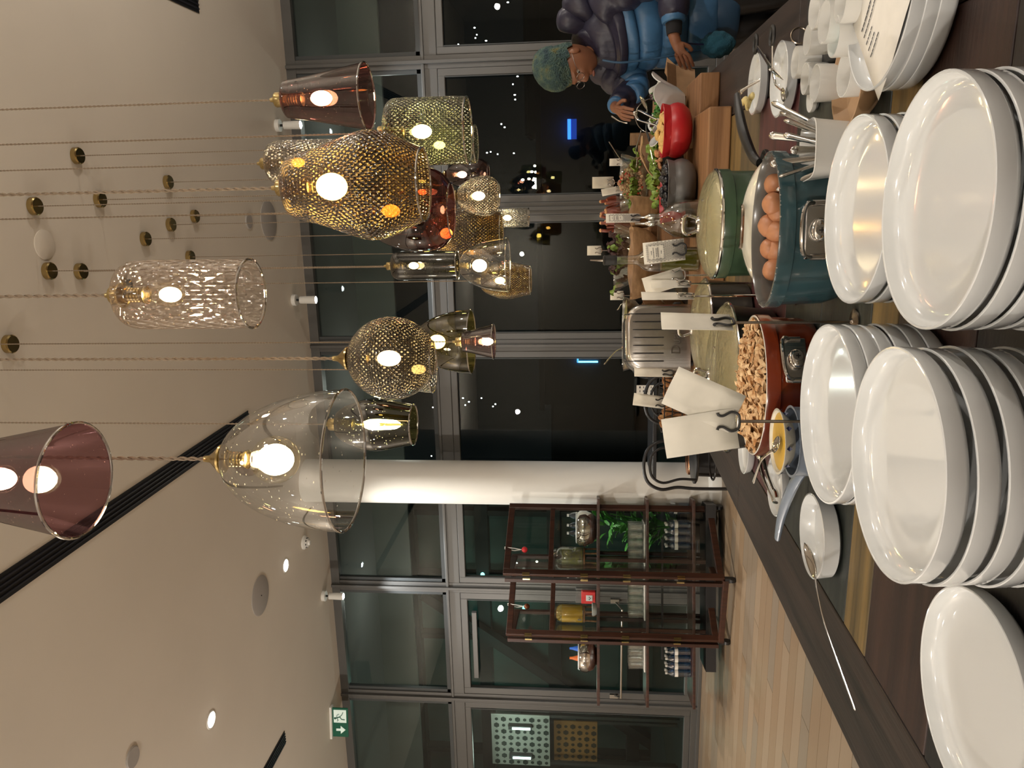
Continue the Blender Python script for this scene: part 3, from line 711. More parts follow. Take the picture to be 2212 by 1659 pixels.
# orange-red pot of almond flakes
orange = mat('orange_red_enamel', (.20, .028, .006), .2, coat=.5, var=.5, vscale=5)
wi = mat('white_enamel', (.74, .71, .64), .18, coat=.4)
op = Vector((-.437, 1.715, 0))
T2 = pot('oval_pot', 'orange-red enamel pot filled with toasted almond flakes', (op.x, op.y, TZ), .158, .124, orange, wi, rz=math.radians(4), sy=.90)
bracket(T2, .158, .124, .90, W=.10)
for o in [c for c in bpy.data.objects if c.parent == T2 and c.name.split('.')[0] in ('handle_plate', 'boss', 'screw', 'hinge', 'wire_handle')]:
    o.matrix_parent_inverse = Matrix.Rotation(math.radians(32), 4, 'Z')
fb = MB(); fb.lathe([(.146, .112), (.12, .124), (.07, .132), (0, .136)], 36, sy=.9).build('flake_bed', mat('almond_bed', (.50, .24, .08), .7, var=.4, vscale=60), T2)
b = MB()
for k in range(520):
    a = rnd.uniform(0, 2*PI); r = .146*math.sqrt(rnd.random()); x, y = r*math.cos(a), r*math.sin(a)*.9
    z = .120+.014*(1-(r/.145)**2)+rnd.uniform(0, .010); R = rot3(rnd.uniform(-.8, .8), rnd.uniform(-.8, .8), rnd.uniform(0, PI))
    l, w = rnd.uniform(.008, .016), rnd.uniform(.005, .009)
    vs = [Vector((x, y, z)) + R @ Vector(q) for q in ((-l, 0, .001), (-l*.5, w, 0), (l*.5, w*.9, 0), (l, 0, .002), (l*.5, -w, 0), (-l*.5, -w*.9, 0), (0, 0, .003))]
    b.add(vs, [(0, 1, 6), (1, 2, 6), (2, 3, 6), (3, 4, 6), (4, 5, 6), (5, 0, 6)])
tag(b.build('almond_flakes', mat('toasted_almond', (.80, .58, .33), .6, col2=(.42, .19, .06), vscale=55), T2, smooth=False, solid=.0008), 'heap of toasted almond flakes', kind='stuff')
# green pot with steamed glass lid
greenm = mat('green_enamel', (.045, .085, .045), .3, coat=.3, var=.2, vscale=10)
gp_ = at(1540, 485, z=1.07)
T3 = pot('round_pot', 'round green enamel pot under a steamed glass lid', (gp_.x, gp_.y, TZ), .137, .165, greenm, wi, sy=1.0)
for s_ in (-1, 1):
    a0 = -PI/2 if s_ < 0 else PI/2
    MB().tube(smoothpath([(-.045, s_*.135, .125), (-.050, s_*.150, .128), (-.040, s_*.172, .130), (0, s_*.180, .131), (.040, s_*.172, .130), (.050, s_*.150, .128), (.045, s_*.135, .125)], 5), .0045, 8).build('side_handle', 'rod', T3)
def glasslid(label, par, z, R, dome, knob='loop', sy=1, rz=0, m='lidglass', rim='steel'):
    t = bpy.data.objects.new('lid', None); COL.objects.link(t); t.parent = par; t.location = (0, 0, z); t['label'] = label
    MB().lathe([(R*math.sin(PI/2*i/12), dome*math.cos(PI/2*i/12)) for i in range(13)], 56, sy=sy).build('glass', m, t)
    MB().torus((0, 0, 0), R, .0042, 64, 8, sy=sy).build('rim', rim, t)
    if knob:
        k = MB(); k.lathe([(0, dome+.006), (.020, dome+.004), (.022, dome-.001)], 24)
        k.build('knob_base', 'chrome', t)
        MB().tube(smoothpath([(-.016, 0, dome+.002), (-.020, 0, dome+.012), (-.024, 0, dome+.028), (-.014, 0, dome+.038), (.014, 0, dome+.038), (.024, 0, dome+.028), (.020, 0, dome+.012), (.016, 0, dome+.002)], 4), .0042, 8).build('loop_handle', 'chrome', t)
        MB().cyl((R*.45, -R*.2*sy, dome*.80), (R*.45, -R*.2*sy, dome*.92), .004).build('steam_vent', 'chrome', t)
    return t
glasslid('steamed glass lid with chrome loop knob', T3, .168, .136, .040)
# wide pan with big glass lid at the left
dk = mat('dark_steel', (.09, .085, .075), .3, .9)
def pan(name, label, loc, R, h, m='steel', sy=1, inner='steel', cat='pan', grp=None):
    t = thing(name, label, cat, loc, 0, grp)
    MB().lathe([(0, 0), (R*.86, 0), (R*.93, .008), (R*.97, h*.6), (R, h-.002), (R, h), (R*.97, h), (R*.95, h*.6), (R*.90, .012), (0, .009)], 56, sy=sy).build('body', m, t)
    return t
fp = at(1568, 822, z=1.025)
T4 = pan('wide_pan', 'wide dark steel pan under the biggest glass lid', (fp.x, fp.y+.035, TZ), .195, .115, dk, sy=.98)
glasslid('wide steamed glass lid with chrome loop handle', T4, .118, .200, .048, sy=.98)
bp_ = at(1527, 722, z=1.035)
T5 = pan('deep_pan', 'second steel pan behind the widest one, under a small glass lid', (bp_.x, bp_.y+.10, TZ), .150, .125, dk)
glasslid('steamed glass lid', T5, .128, .152, .040)
# small grey-blue saucepan with enamel bowl of yellow spread
gb = mat('greyblue_enamel', (.20, .24, .30), .3, coat=.3)
sp_ = Vector((-.490, 1.478, 0))
t = thing('saucepan', 'small grey-blue enamel saucepan with a long curved handle', 'saucepan', (sp_.x, sp_.y, TZ))
MB().lathe([(0, 0), (.060, 0), (.066, .004), (.068, .092), (.071, .097), (.066, .097), (.064, .008), (0, .006)], 48).build('body', gb, t)
hd = [Vector((q.x-sp_.x, q.y-sp_.y, q.z-TZ)) for q in (Vector((-.545, 1.505, .945)), Vector((-.575, 1.520, .962)), Vector((-.62, 1.543, .972)), Vector((-.695, 1.593, .973)), Vector((-.775, 1.647, .965)))]
nn = smoothpath(hd, 6)
MB().tube(nn, [.010+.005*math.sin(PI*i/(len(nn)-1)) for i in range(len(nn))], 12, flat=.65).build('handle', gb, t)
bw = at(1681, 950, z=.975)
t = thing('enamel_bowl', 'cream enamel bowl with blue diamonds holding yellow egg spread, on the saucepan', 'bowl', (sp_.x, sp_.y, TZ+.0975))
MB().lathe([(0, 0), (.040, 0), (.050, .008), (.063, .022), (.065, .025), (.061, .025), (.050, .012), (.040, .006), (0, .005)], 48).build('bowl', 'cream', t)
MB().lathe([(.058, .020), (.045, .022), (.02, .024), (0, .024)], 36).build('spread', mat('yellow_spread', (.62, .38, .05), .4, bump=.3, bscale=60), t)
for k in range(10):
    a = k*PI/5+.4; c_ = Vector(((.0585)*math.cos(a), .0585*math.sin(a), .0165)); R_ = Matrix.Rotation(a, 3, 'Z')
    vs = [c_ + R_ @ Vector(q) for q in ((0, -.005, 0), (.003, 0, -.005), (.001, .005, 0), (.004, 0, .006))]
    MB().add([v+R_ @ Vector((.002, 0, 0)) for v in vs], [(0, 1, 2, 3)]).build('diamond', mat('navy_motif', (.01, .015, .06), .4) if k == 0 else bpy.data.materials['navy_motif'], t, smooth=False, solid=.0006)
sb = Vector((sp_.x, sp_.y, TZ+.125))
spoon('spread_spoon', 'steel spoon lying across the bowl of yellow spread', sb+Vector((.0, -.02, .004)), sb+Vector((-.105, .055, .025)), bowl=.016, r=.004)
# oval dish with tongs, far left edge
dp = at(1672, 1048, z=.925)
shallow_dish('oval_dish', 'small white dish with steel tongs at the left table edge behind the saucepan handle', (dp.x, dp.y, TZ+.001), .078, .024, sx=1, sy=1)
def tongs(label, p0, p1, loc_r=.0):
    p0, p1 = Vector(p0), Vector(p1); d = p1-p0; L = d.length
    t = thing('tongs', label, 'tongs', p0); t.rotation_euler = d.to_track_quat('X', 'Z').to_euler()
    for s_ in (-1, 1):
        pts = smoothpath([(0, 0, .0), (L*.15, s_*.018, .002), (L*.5, s_*.016, .003), (L*.8, s_*.012, 0), (L*.92, s_*.016, -.001), (L, s_*.008, -.002)], 5)
        MB().tube(pts, .0035, 8, flat=1.6).build('arm', 'chrome', t)
    MB().ball((0, 0, 0), .010, 12, 8).build('spring', 'chrome', t); return t
tongs('wire tongs with scissor grips lying in the dish at the left table edge', at(1600, 985, z=.985)+Vector((0, 0, -.05)), at(1676, 1080, z=.935))
shallow_dish('small_plate', 'small cream plate half hidden behind the orange-red pot', (at(1602, 990, z=.925).x+.03, at(1602, 990, z=.925).y, TZ+.001), .075, .022)

# ------------------------------------------------------------------ cutlery pot
cp = at(1745, 325, z=.998)
t = thing('cutlery_pot', 'white square porcelain pot full of cutlery', 'pot', (cp.x, cp.y, TZ+.0005), math.radians(8))
def sqlathe(prof_, R, n=48, p=4):
    vs = []; fs = []
    for r, z in prof_:
        for k in range(n):
            a = 2*PI*k/n; c, s_ = math.cos(a), math.sin(a); q = (abs(c)**p+abs(s_)**p)**(-1/p)
            vs.append((R*r*q*c, R*r*q*s_, z))
    for j in range(len(prof_)-1):
        for k in range(n): fs.append((j*n+k, j*n+(k+1) % n, (j+1)*n+(k+1) % n, (j+1)*n+k))
    return MB().add(vs, fs)
sqlathe([(.0, 0), (.72, 0), (.80, .006), (.88, .05), (.97, .092), (1.0, .098), (.97, .099), (.92, .094), (.83, .05), (.75, .010), (0, .008)], .053).build('body', cupm, t)
cut = None
for i, (dx, dy, lx, ly, kind) in enumerate([(-.020, -.010, -.030, .01, 's'), (.015, .015, .02, .05, 's'), (.0, -.02, .0, -.01, 'k'), (.022, -.012, .055, .0, 's'), (-.012, .018, -.01, .05, 'k'), (.005, .0, .03, .03, 'f'), (.028, .018, .075, .03, 's'), (-.028, .008, -.05, .03, 'f'), (.018, .0, .045, .01, 'k')]):
    p0 = cp + Vector((dx*.8, dy*.8, -.08)); p1 = cp + Vector((dx+lx*.75, dy+ly*.75, .040+.012*math.sin(i*2.3)))
    p0 = Vector((p0.x, p0.y, TZ+.015))
    spoon({'s': 'spoon', 'k': 'knife', 'f': 'fork'}[kind], 'steel handle in the white pot, ' + ['left front one', 'leaning right at the back', 'upright one in the middle front', 'leaning right at the front', 'upright at the back', 'central one', 'leaning farthest right', 'leaning farthest left', 'short one just right of centre'][i], p0, p1, r=.0052, kind='x', lift=.006, cat='cutlery', grp='cutlery in the square pot')

# ------------------------------------------------------------------ small plates at the right with scissors and butter
pa = at(1628, 182, z=.927); pb2 = at(1680, 172, z=.932)
shallow_dish('small_plate', 'small white plate holding a curl of butter, beside the black-handled ladle', (pa.x, pa.y, TZ+.001), .082, .026)
shallow_dish('small_plate', 'small white plate with scissors and a spoon, in front of the butter plate', (pb2.x, pb2.y, TZ+.001), .088, .030)
bt = MB()
for k in range(16):
    a = k*.5; bt.ball((.016*math.cos(a)*(1-k/22), .016*math.sin(a)*(1-k/22), .010+.0016*k), (.011, .009, .007), 8, 6, jit=.5)
bo = bt.build('butter', mat('butter', (.72, .58, .24), .45), None); bo.location = (pa.x+-.05, pa.y-.01, TZ+.022); tag(bo, 'curl of pale butter on the plate edge', 'butter')
t = thing('fork', 'steel fork resting behind the butter, tines up', 'fork', at(1592, 215, z=.965))
t.rotation_euler = (0, .25, math.radians(-60))
for k in range(4): MB().tube([(0, -.009+.006*k, 0), (.018, -.009+.006*k, .004), (.035, -.009+.006*k, .004)], .0016, 6).build('tine', 'steel', t)
MB().tube([(.035, 0, .004), (.05, 0, .0), (.12, 0, -.04)], [.010, .005, .004], 8, flat=.35).build('handle', 'steel', t)
# scissors
c0 = at(1668, 150, z=.955)
t = thing('scissors', 'kitchen scissors with black ring handles lying across the small plate', 'scissors', c0)
for i, (hx, hy, bx, by) in enumerate([(1632, 95, 1692, 172), (1668, 78, 1678, 190)]):
    hp = at(hx, hy, z=.955)-c0; b1 = at(bx, by, z=.945)-c0
    dr = hp.normalized(); R0 = .020
    MB().torus(hp, .019, .0042, 24, 8, sx=1.15).build('ring', 'blackmatt', t)
    MB().tube([hp-dr*.018, hp*.35, (0, 0, 0), b1*.5, b1], [.004, .005, .006, .0055, .001], 8, flat=.5).build('blade', 'steel', t)
MB().ball((0, 0, .004), .004, 10, 6).build('pivot', 'chrome', t)
spoon('small_spoon', 'steel spoon lying on the scissors plate', at(1692, 205, z=.940), at(1672, 150, z=.945), bowl=.016, r=.003)
t = thing('metal_ring', 'thin standing metal ring beside the small cups', 'ring', at(1727, 77, z=.955))
MB().torus((0, 0, 0), .017, .002, 24, 6, rot=rot3(PI/2, 0, .3)).build('ring', 'rod', t)
MB().tube([(0, 0, -.017), (.0, .0, -.053)], .002, 6).build('stem', 'rod', t)
# black ladle lying along the table
pts = [at(1592, 208, z=.985), at(1597, 245, z=.990), at(1607, 290, z=.985), at(1625, 335, z=.965), at(1640, 352, z=.955)]
o0 = Vector(pts[0]); t = thing('black_ladle', 'curved black plastic serving handle between the wooden block and the small plates', 'ladle', o0)
sm = smoothpath([p-o0 for p in pts], 6)
MB().tube(sm, [.012+.006*math.sin(PI*i/(len(sm)-1)) for i in range(len(sm))], 12, flat=.7).build('handle', 'blackmatt', t)
MB().lathe([(0, -.03), (.03, -.026), (.045, -.008), (.046, 0), (.043, 0), (.03, -.02), (0, -.025)], 28, c=sm[-1]+Vector((-.01, .05, -.02))).build('scoop', 'blackmatt', t)

# ------------------------------------------------------------------ wooden blocks and what stands on them
BZ = .978
t = thing('wooden_block', 'long thick pine block carrying the round bowls, the bottles and the toaster', 'block', (-.23, 3.0, TZ))
MB().box((0, 0, .039), (.98, .38, .077)).build('block', 'block', t, bevel=.006)
t = thing('wooden_block', 'shorter pine block at the right end behind the long one', 'block', (.275, 3.28, TZ))
MB().box((0, 0, .037), (.26, .40, .074)).build('block', 'block', t, bevel=.006)
def round_bowl(name, label, x, y, z, R, h, m, rim, inner=None):
    t = thing(name, label, 'bowl', (x, y, z))
    # bulging lower half, straight collar with a pinched wavy flange
    MB().lathe([(0, 0), (R*.50, 0), (R*.78, h*.10), (R*.98, h*.30), (R*1.03, h*.48), (R*1.0, h*.64), (R*.945, h*.74), (R*.95, h*.76)], 64).build('body', m, t)
    vs = []; fs = []; n = 96
    for j, (r, z_) in enumerate([(R*.945, h*.75), (R*.96, h*.80), (R*.99, h*.90), (R*1.01, h*.985), (R*1.0, h), (R*.975, h), (R*.96, h*.95), (R*.93, h*.75), (R*.90, h*.40), (R*.6, h*.1), (0, h*.08)]):
        for k in range(n):
            a = 2*PI*k/n; w = max(0, math.cos(a*2+PI))**6 if j in (1, 2) else 0
            q = r - .010*w; vs.append((q*math.cos(a), q*math.sin(a), z_))
    for j in range(10):
        for k in range(n): fs.append((j*n+k, j*n+(k+1) % n, (j+1)*n+(k+1) % n, (j+1)*n+k))
    MB().add(vs, fs).build('collar', rim, t)
    return t
redm = mat('red_plastic', (.42, .012, .016), .38); greym = mat('grey_stoneware', (.105, .10, .095), .42, coat=.15)
gbx = at(1438, 402, z=1.090)
round_bowl('grey_bowl', 'grey round bowl full of black olives', gbx.x, gbx.y, BZ, .098, .112, greym, greym)
rbx = at(1430, 283, z=1.100)
round_bowl('red_bowl', 'red round bowl of yellow potato salad with tongs in it', rbx.x, rbx.y, BZ+.012, .100, .112, redm, redm)
t = thing('red_bowl', 'second red bowl mostly hidden behind the grey olive bowl', 'bowl', (gbx.x-.05, gbx.y+.195, BZ+.0))
MB().lathe([(0, 0), (.05, 0), (.085, .04), (.098, .104), (.100, .108), (.094, .108), (.08, .05), (.05, .012), (0, .010)], 48).build('bowl', redm, t)
olm = mat('black_olive', (.010, .009, .012), .28)
ol = None
for i in range(26):
    a = rnd.uniform(0, 2*PI); r = .078*math.sqrt(rnd.random()) if i > 14 else .070
    if i <= 14: a = i*2*PI/15
    if ol is None:
        ol = MB().ball((0, 0, 0), (.0125, .0125, .0145), 14, 10).build('olive', olm); KIDS[ol.name] = []
        tag(ol, 'black olive in the grey bowl', 'olive', 'black olives in the grey bowl'); o = ol
    else: o = dup(ol)
    o.location = (gbx.x+r*math.cos(a), gbx.y+r*math.sin(a), BZ+.110+rnd.uniform(-.002, .005)+(.014 if i > 14 and r < .055 else 0))
    o.rotation_euler = (rnd.uniform(0, 3), rnd.uniform(0, 3), 0)
ps = MB()
for k in range(55):
    a = rnd.uniform(0, 2*PI); r = .075*math.sqrt(rnd.random()); ps.ball((rbx.x+r*math.cos(a)-.01, rbx.y+r*math.sin(a), BZ+.112+.022*(1-r/.08)+rnd.uniform(0, .008)), (rnd.uniform(.009, .016), rnd.uniform(.009, .014), rnd.uniform(.007, .012)), 8, 6, jit=.5)
tag(ps.build('potato_salad', mat('yellow_salad', (.66, .42, .14), .5), None), 'yellow potato salad heaped in the red bowl', 'salad', kind='stuff')
tongs('steel tongs standing in the red bowl, pointing at the hand', at(1372, 245, z=1.19), at(1428, 268, z=1.10)+Vector((0, 0, -.0)))
# toaster: end panel towards us, turned slightly
tz = BZ
tc_ = at(1500, 742, z=tz); tc_ = Vector((-.585, 3.05, tz))
t = thing('toaster', 'brushed steel toaster with six cooling slits and embossed letters', 'toaster', tc_, math.radians(14))
def tprof(w, h, r, n=8):
    pts = [(-w/2, .012)]
    for i in range(n+1):
        a = PI - PI/2*i/n; pts.append((-w/2+r+r*math.cos(a), h-r*.85+r*.85*math.sin(a)))
    for i in range(n+1):
        a = PI/2 - PI/2*i/n; pts.append((w/2-r+r*math.cos(a), h-r*.85+r*.85*math.sin(a)))
    pts.append((w/2, .012)); return pts
def extr(mb, pts, y0, y1):
    n = len(pts); vs = [(x, y0, z) for x, z in pts] + [(x, y1, z) for x, z in pts]
    return mb.add(vs, [tuple(range(n)), tuple(range(2*n-1, n-1, -1))] + [(i, (i+1) % n, (i+1) % n+n, i+n) for i in range(n)])
# side panels bow outwards: stack a few slices
def bowed(mb, w, h, r, ys):
    L = []
    for y, s_ in ys: L.append([(x*s_, y, .012+(z-.012)*(.5+.5*s_)) for x, z in tprof(w, h, r)])
    n = len(L[0]); vs = [p for row in L for p in row]
    fs = [tuple(range(n)), tuple(range(len(vs)-1, len(vs)-n-1, -1))]
    for j in range(len(L)-1): fs += [(j*n+i, j*n+(i+1) % n, (j+1)*n+(i+1) % n, (j+1)*n+i) for i in range(n)]
    return mb.add(vs, fs)
b = MB(); bowed(b, .262, .262, .075, [(-.078, .86), (-.074, .93), (-.064, .985), (-.045, 1.0), (.0, 1.0)]); front = b.build('front_panel', 'brushed', t)
b = MB(); bowed(b, .250, .258, .070, [(.004, 1.0), (.10, 1.0)]); b.build('housing', 'chrome', t)
b = MB(); bowed(b, .262, .262, .075, [(.104, 1.0), (.15, 1.0), (.168, .985), (.178, .93), (.182, .86)]); b.build('rear_panel', 'brushed', t)
b = MB()
for k in range(7):
    x = -.092+.0307*k
    b.tube([(x, -.0795, .115), (x, -.0795, .225)], .0022, 6)
    b.tube([(x, -.0795, .225), (x, -.070, .250), (x, -.048, .2605), (x, -.02, .2625)], .0022, 6)
b.build('cooling_slit', 'black', t)
for k in range(4): MB().box((.0, .020+.022*k, .2585), (.16, .010, .004)).build('bread_slot', 'black', t, smooth=False)
fc = bpy.data.curves.new('toaster_lettering', 'FONT'); fc.body = 'Dualit'; fc.size = .050; fc.extrude = .0012; fc.bevel_depth = .0004; fc.align_x = 'CENTER'
fo = bpy.data.objects.new('lettering_source', fc); COL.objects.link(fo)
me = bpy.data.meshes.new_from_object(fo); bpy.data.objects.remove(fo)
lo = bpy.data.objects.new('lettering', me); COL.objects.link(lo); me.materials.clear(); me.materials.append(mat('shaded_letter_steel', (.16, .145, .125), .35, .8)); lo.parent = t  # steel darkened to stand in for shade around the embossed letters
lo.location = (-.005, -.0785, .052); lo.rotation_euler = (PI/2, 0, 0)
for x in (-.10, .10):
    for y in (-.05, .15): MB().cyl((x, y, 0), (x, y, .014), .010).build('foot', 'blackmatt', t)
MB().box((.138, .05, .05), (.02, .05, .03)).build('control_knob', 'blackmatt', t, bevel=.006)

# bottles
oil = mat('olive_oil', (.085, .085, .004), .12, coat=.6)
bb = Vector((-.262, 2.92, BZ))
t = thing('oil_bottle', 'tall ribbed glass bottle of green olive oil with a steel pourer', 'bottle', bb)
bpf = [(0, 0), (.040, 0), (.046, .006)] + [(.046+.0006*(i % 2), .012+.004*i) for i in range(30)] + [(.047, .140), (.047, .160), (.044, .185), (.034, .205), (.022, .218), (.0165, .232), (.0150, .30), (.0155, .305)]
MB().lathe(bpf, 40).build('glass_body', 'glass', t)
MB().lathe([(0, .004), (.040, .004), (.0435, .010), (.0435, .138), (0, .138)], 40).build('oil', oil, t)
MB().lathe([(.0175, .300)] + [(.0175+.0018*(i % 2), .305+.006*i) for i in range(8)] + [(.014, .352), (0, .352)], 24).build('ribbed_stopper', 'blackmatt', t)
MB().tube([(0, 0, .35), (0, 0, .365), (.002, 0, .40)], [.0065, .0045, .0035], 10).build('pour_spout', 'rod', t)
cb = Vector((-.118, 2.93, BZ))
t = thing('oil_carafe', 'squat clear glass carafe of dark vinegar beside the oil bottle', 'carafe', cb)
MB().lathe([(0, 0), (.066, 0), (.070, .008), (.070, .060), (.062, .095), (.042, .125), (.026, .142), (.021, .155), (.021, .175), (.025, .180), (.022, .182)], 40).build('glass_body', 'glass', t)
MB().lathe([(0, .004), (.064, .004), (.067, .012), (.067, .060), (0, .060)], 40).build('vinegar', mat('dark_vinegar', (.035, .022, .006), .15, coat=.4), t)
for x, zz in ((-.04, .195), (.035, .21)):
    sp = MB().lathe([(0, .165), (.012, .165), (.012, .185), (.008, .19), (.004, .20), (.0035, .235), (0, .235)], 14, c=(x*.3, 0, 0)); sp.build('pourer', 'steel', t)

# ------------------------------------------------------------------ card stands
def card_stand(label, base, ztop, cw, ch, yaw=0, lean=0, pattern=False, cards=1, clip='dark', lean2=0, lx=0):
    """rod on a round foot with a two-armed clip holding a paper card; lean tilts the card in its own plane"""
    t = thing('card_stand', label, 'card holder', base, yaw)
    H = ztop-base[2]; mt = 'rod' if clip == 'dark' else 'chrome'
    MB().lathe([(0, 0), (.024, 0), (.024, .003), (.006, .006), (.003, .010), (0, .011)], 24).build('foot', mt, t)
    MB().cyl((0, 0, .008), (0, 0, H), .0028, n=8).build('rod', mt, t)
    cl = MB()
    for s_ in (-1, 1):
        p = smoothpath([(0, -.003, H), (s_*.012, -.003, H+.002), (s_*.017, -.003, H+.014), (s_*.010, -.003, H+.028), (s_*.011, -.003, H+.036), (s_*.015, -.003, H+.038)], 4)
        cl.tube(p, [.0024]*(len(p)-1)+[.0034], 8, flat=1.0)
    cl.build('clip', 'blackmatt' if clip == 'dark' else 'chrome', t)
    for q in range(cards):
        ln_ = lean if q == 0 else lean2
        R = Matrix.Rotation(ln_, 3, 'Y'); c0 = Vector((lx*(1 if q == 0 else -1), .0012*q, H+.004))
        g = []
        for j in range(4):
            row = []
            for i in range(6):
                v = Vector(((-.5+i/5)*cw, .004*math.sin(i*.9)*(.3+j/4), j/3*ch)); row.append(c0 + R @ v)
            g.append(row)
        cd = MB().sheet(g).build('card', 'paper', t, solid=.0005)
        if pattern and q == 0:
            pr = MB(); yy_ = -.0035
            def pt(x, z): return c0 + R @ Vector((x, yy_, z))
            s = .0062
            nx = int(cw/s)-1
            for j in range(int(ch/(s*.9))-1):
                for i in range(nx):
                    x = -cw/2+s*(.9+i)+(s/2 if j % 2 else 0); z = s*(.8+j*.87)
                    if x > cw/2-s*.4: continue
                    if abs(x) < cw*.31 and ch*.50 < z < ch*.88: continue
                    ring = [pt(x+s*.42*math.cos(a*PI/3+PI/6), z+s*.42*math.sin(a*PI/3+PI/6)) for a in range(6)]
                    inn = [pt(x+s*.26*math.cos(a*PI/3+PI/6), z+s*.26*math.sin(a*PI/3+PI/6)) for a in range(6)]
                    pr.add(ring+inn, [(a, (a+1) % 6, (a+1) % 6+6, a+6) for a in range(6)])
            for (x0, x1, z0, z1) in [(-.33, .33, .49, .495), (-.33, .33, .885, .89), (-.33, -.32, .49, .89), (.32, .33, .49, .89)]:
                pr.add([pt(cw*x0, ch*z0), pt(cw*x1, ch*z0), pt(cw*x1, ch*z1), pt(cw*x0, ch*z1)], [(0, 1, 2, 3)])
            for (w, z) in [(.10, .80), (.24, .75), (.20, .68), (.22, .64), (.08, .56)]:
                x = -w
                while x < w:
                    d = rnd.uniform(.03, .07); pr.add([pt(cw*x, ch*z), pt(cw*min(x+d, w), ch*z), pt(cw*min(x+d, w), ch*(z+.018)), pt(cw*x, ch*(z+.018))], [(0, 1, 2, 3)]); x += d+.015
            pr.build('print', 'ink', t, smooth=False)
    return t
def stand_at(label, xb, y, Y, xc, cw, ch, **k):
    """xc: picture row of the clip foot; rod base on z0"""
    z0 = k.pop('z0', TZ); p = at(xc, y, Y=Y); return card_stand(label, (p.x, p.y, z0+.0005), p.z, cw, ch, **k)
stand_at('tall stand in front of the orange-red pot holding two cream cards, nearest the plates', 0, 910, 1.325, 1597, .072, .128, lean=.42, lean2=-.16, cards=2, yaw=.15, lx=.012)
stand_at('tall stand with one cream card turned almost edge-on, between the blue and orange pots', 0, 697, 1.46, 1585, .070, .130, yaw=1.32, lean=.05)
stand_at('stand with a honeycomb-patterned card behind the green pot', 0, 538, 2.28, 1482, .062, .118, pattern=True, lean=-.10, yaw=.1)
stand_at('small honeycomb-patterned card before the wooden bowls, turned sideways', 0, 471, 3.26, 1384, .052, .138, pattern=True, yaw=.9, z0=TZ)
stand_at('stand with a plain leaning card left of the oil bottle', 0, 595, 2.30, 1480, .055, .120, lean=-.30, yaw=.45, clip='chrome')
stand_at('stand with a narrow curled card seen edge-on, right of the toaster', 0, 613, 2.26, 1492, .060, .110, yaw=1.35, lean=-.05, clip='chrome')
stand_at('stand with a thin edge-on card directly before the toaster side', 0, 640, 1.86, 1500, .060, .120, yaw=1.45, clip='chrome')
stand_at('stand with a slim edge-on card at the left side of the toaster', 0, 806, 2.72, 1455, .055, .135, yaw=1.25, lean=.04)
stand_at('stand with a tilted card and black clip in front of the bread basket', 0, 870, 3.05, 1437, .050, .125, yaw=.3, lean=.12)
stand_at('stand with a wide card and silver clip behind the bean salad', 0, 394, 4.35, 1327, .062, .115, clip='chrome', yaw=.2, z0=TZ+.19)
stand_at('stand with a short card leaning beside the silver-clip card at the back', 0, 408, 4.30, 1345, .040, .110, clip='chrome', lean=-.2, yaw=.5, z0=TZ+.19)
stand_at('stand with a plain card behind the glass salad bowl', 0, 350, 4.55, 1347, .040, .075, clip='chrome', z0=TZ+.19)
stand_at('stand with a plain card behind the salad leaves at the back', 0, 541, 4.5, 1300, .055, .080, clip='chrome', z0=TZ+.19)
stand_at('stand with a plain card between the wooden bowl and the toaster at the back', 0, 638, 4.2, 1348, .050, .070, clip='chrome')

# ------------------------------------------------------------------ back row on crates
def crate(label, x, y, w, d, h, rz=0):
    t = thing('wooden_crate', label, 'crate', (x, y, TZ), rz)
    n = max(2, int(h/.07))
    for k in range(n):
        z = h*(k+.5)/n; hh = h/n-.008
        for s_ in (-1, 1):
            MB().box((0, s_*(d/2-.006), z), (w, .012, hh)).build('slat', 'block', t, smooth=False, bevel=.002)
            MB().box((s_*(w/2-.006), 0, z), (.012, d-.026, hh)).build('slat', 'block', t, smooth=False, bevel=.002)
    MB().box((0, 0, h-.004), (w-.026, d-.026, .010)).build('top_board', 'block', t, smooth=False)
    return t
crate('low wooden crate under the bean salad and the sausages', -.10, 4.23, .70, .94, .19)
woodbowl = mat('olive_wood', (.36, .21, .10), .5, col2=(.22, .12, .05), vscale=18, stretch=(1, 1, 3))
def wbowl(label, p, R, h):
    t = thing('wooden_bowl', label, 'bowl', p); n = 64; vs = []; fs = []
    P = [(0, 0), (.45, 0), (.72, .12), (.90, .40), (1, .85), (1.0, 1), (.93, 1), (.90, .85), (.80, .45), (.5, .16), (0, .12)]
    for j, (r, z) in enumerate(P):
        for k in range(n):
            a = 2*PI*k/n; w = 1+.05*noise.noise(Vector((math.cos(a), math.sin(a), p[0]*3))*1.4); zz = z*h*(1+.10*noise.noise(Vector((math.cos(a)*1.5, math.sin(a)*1.5, 2))) * (z > .5))
            vs.append((r*R*w*math.cos(a), r*R*w*math.sin(a), zz))
    for j in range(len(P)-1):
        for k in range(n): fs.append((j*n+k, j*n+(k+1) % n, (j+1)*n+(k+1) % n, (j+1)*n+k))
    MB().add(vs, fs).build('bowl', woodbowl, t); return t
w1 = at(1352, 565, Y=3.62); w2 = at(1340, 463, Y=3.66)
crate('slatted crate beneath the two rustic wooden bowls', -.24, 3.57, .38, .30, .16)
wbowl('large rustic wooden bowl holding dark red lettuce, behind the oil bottle', (w1.x-.0, 3.56, TZ+.163), .165, .125)
wbowl('small rustic wooden bowl in front of the sausages', (w2.x+.01, 3.60, TZ+.163), .075, .125)
lett = [mat('red_lettuce', (.055, .018, .016), .45, var=.5, vscale=25), mat('green_lettuce', (.22, .34, .05), .4, var=.4, vscale=25)]
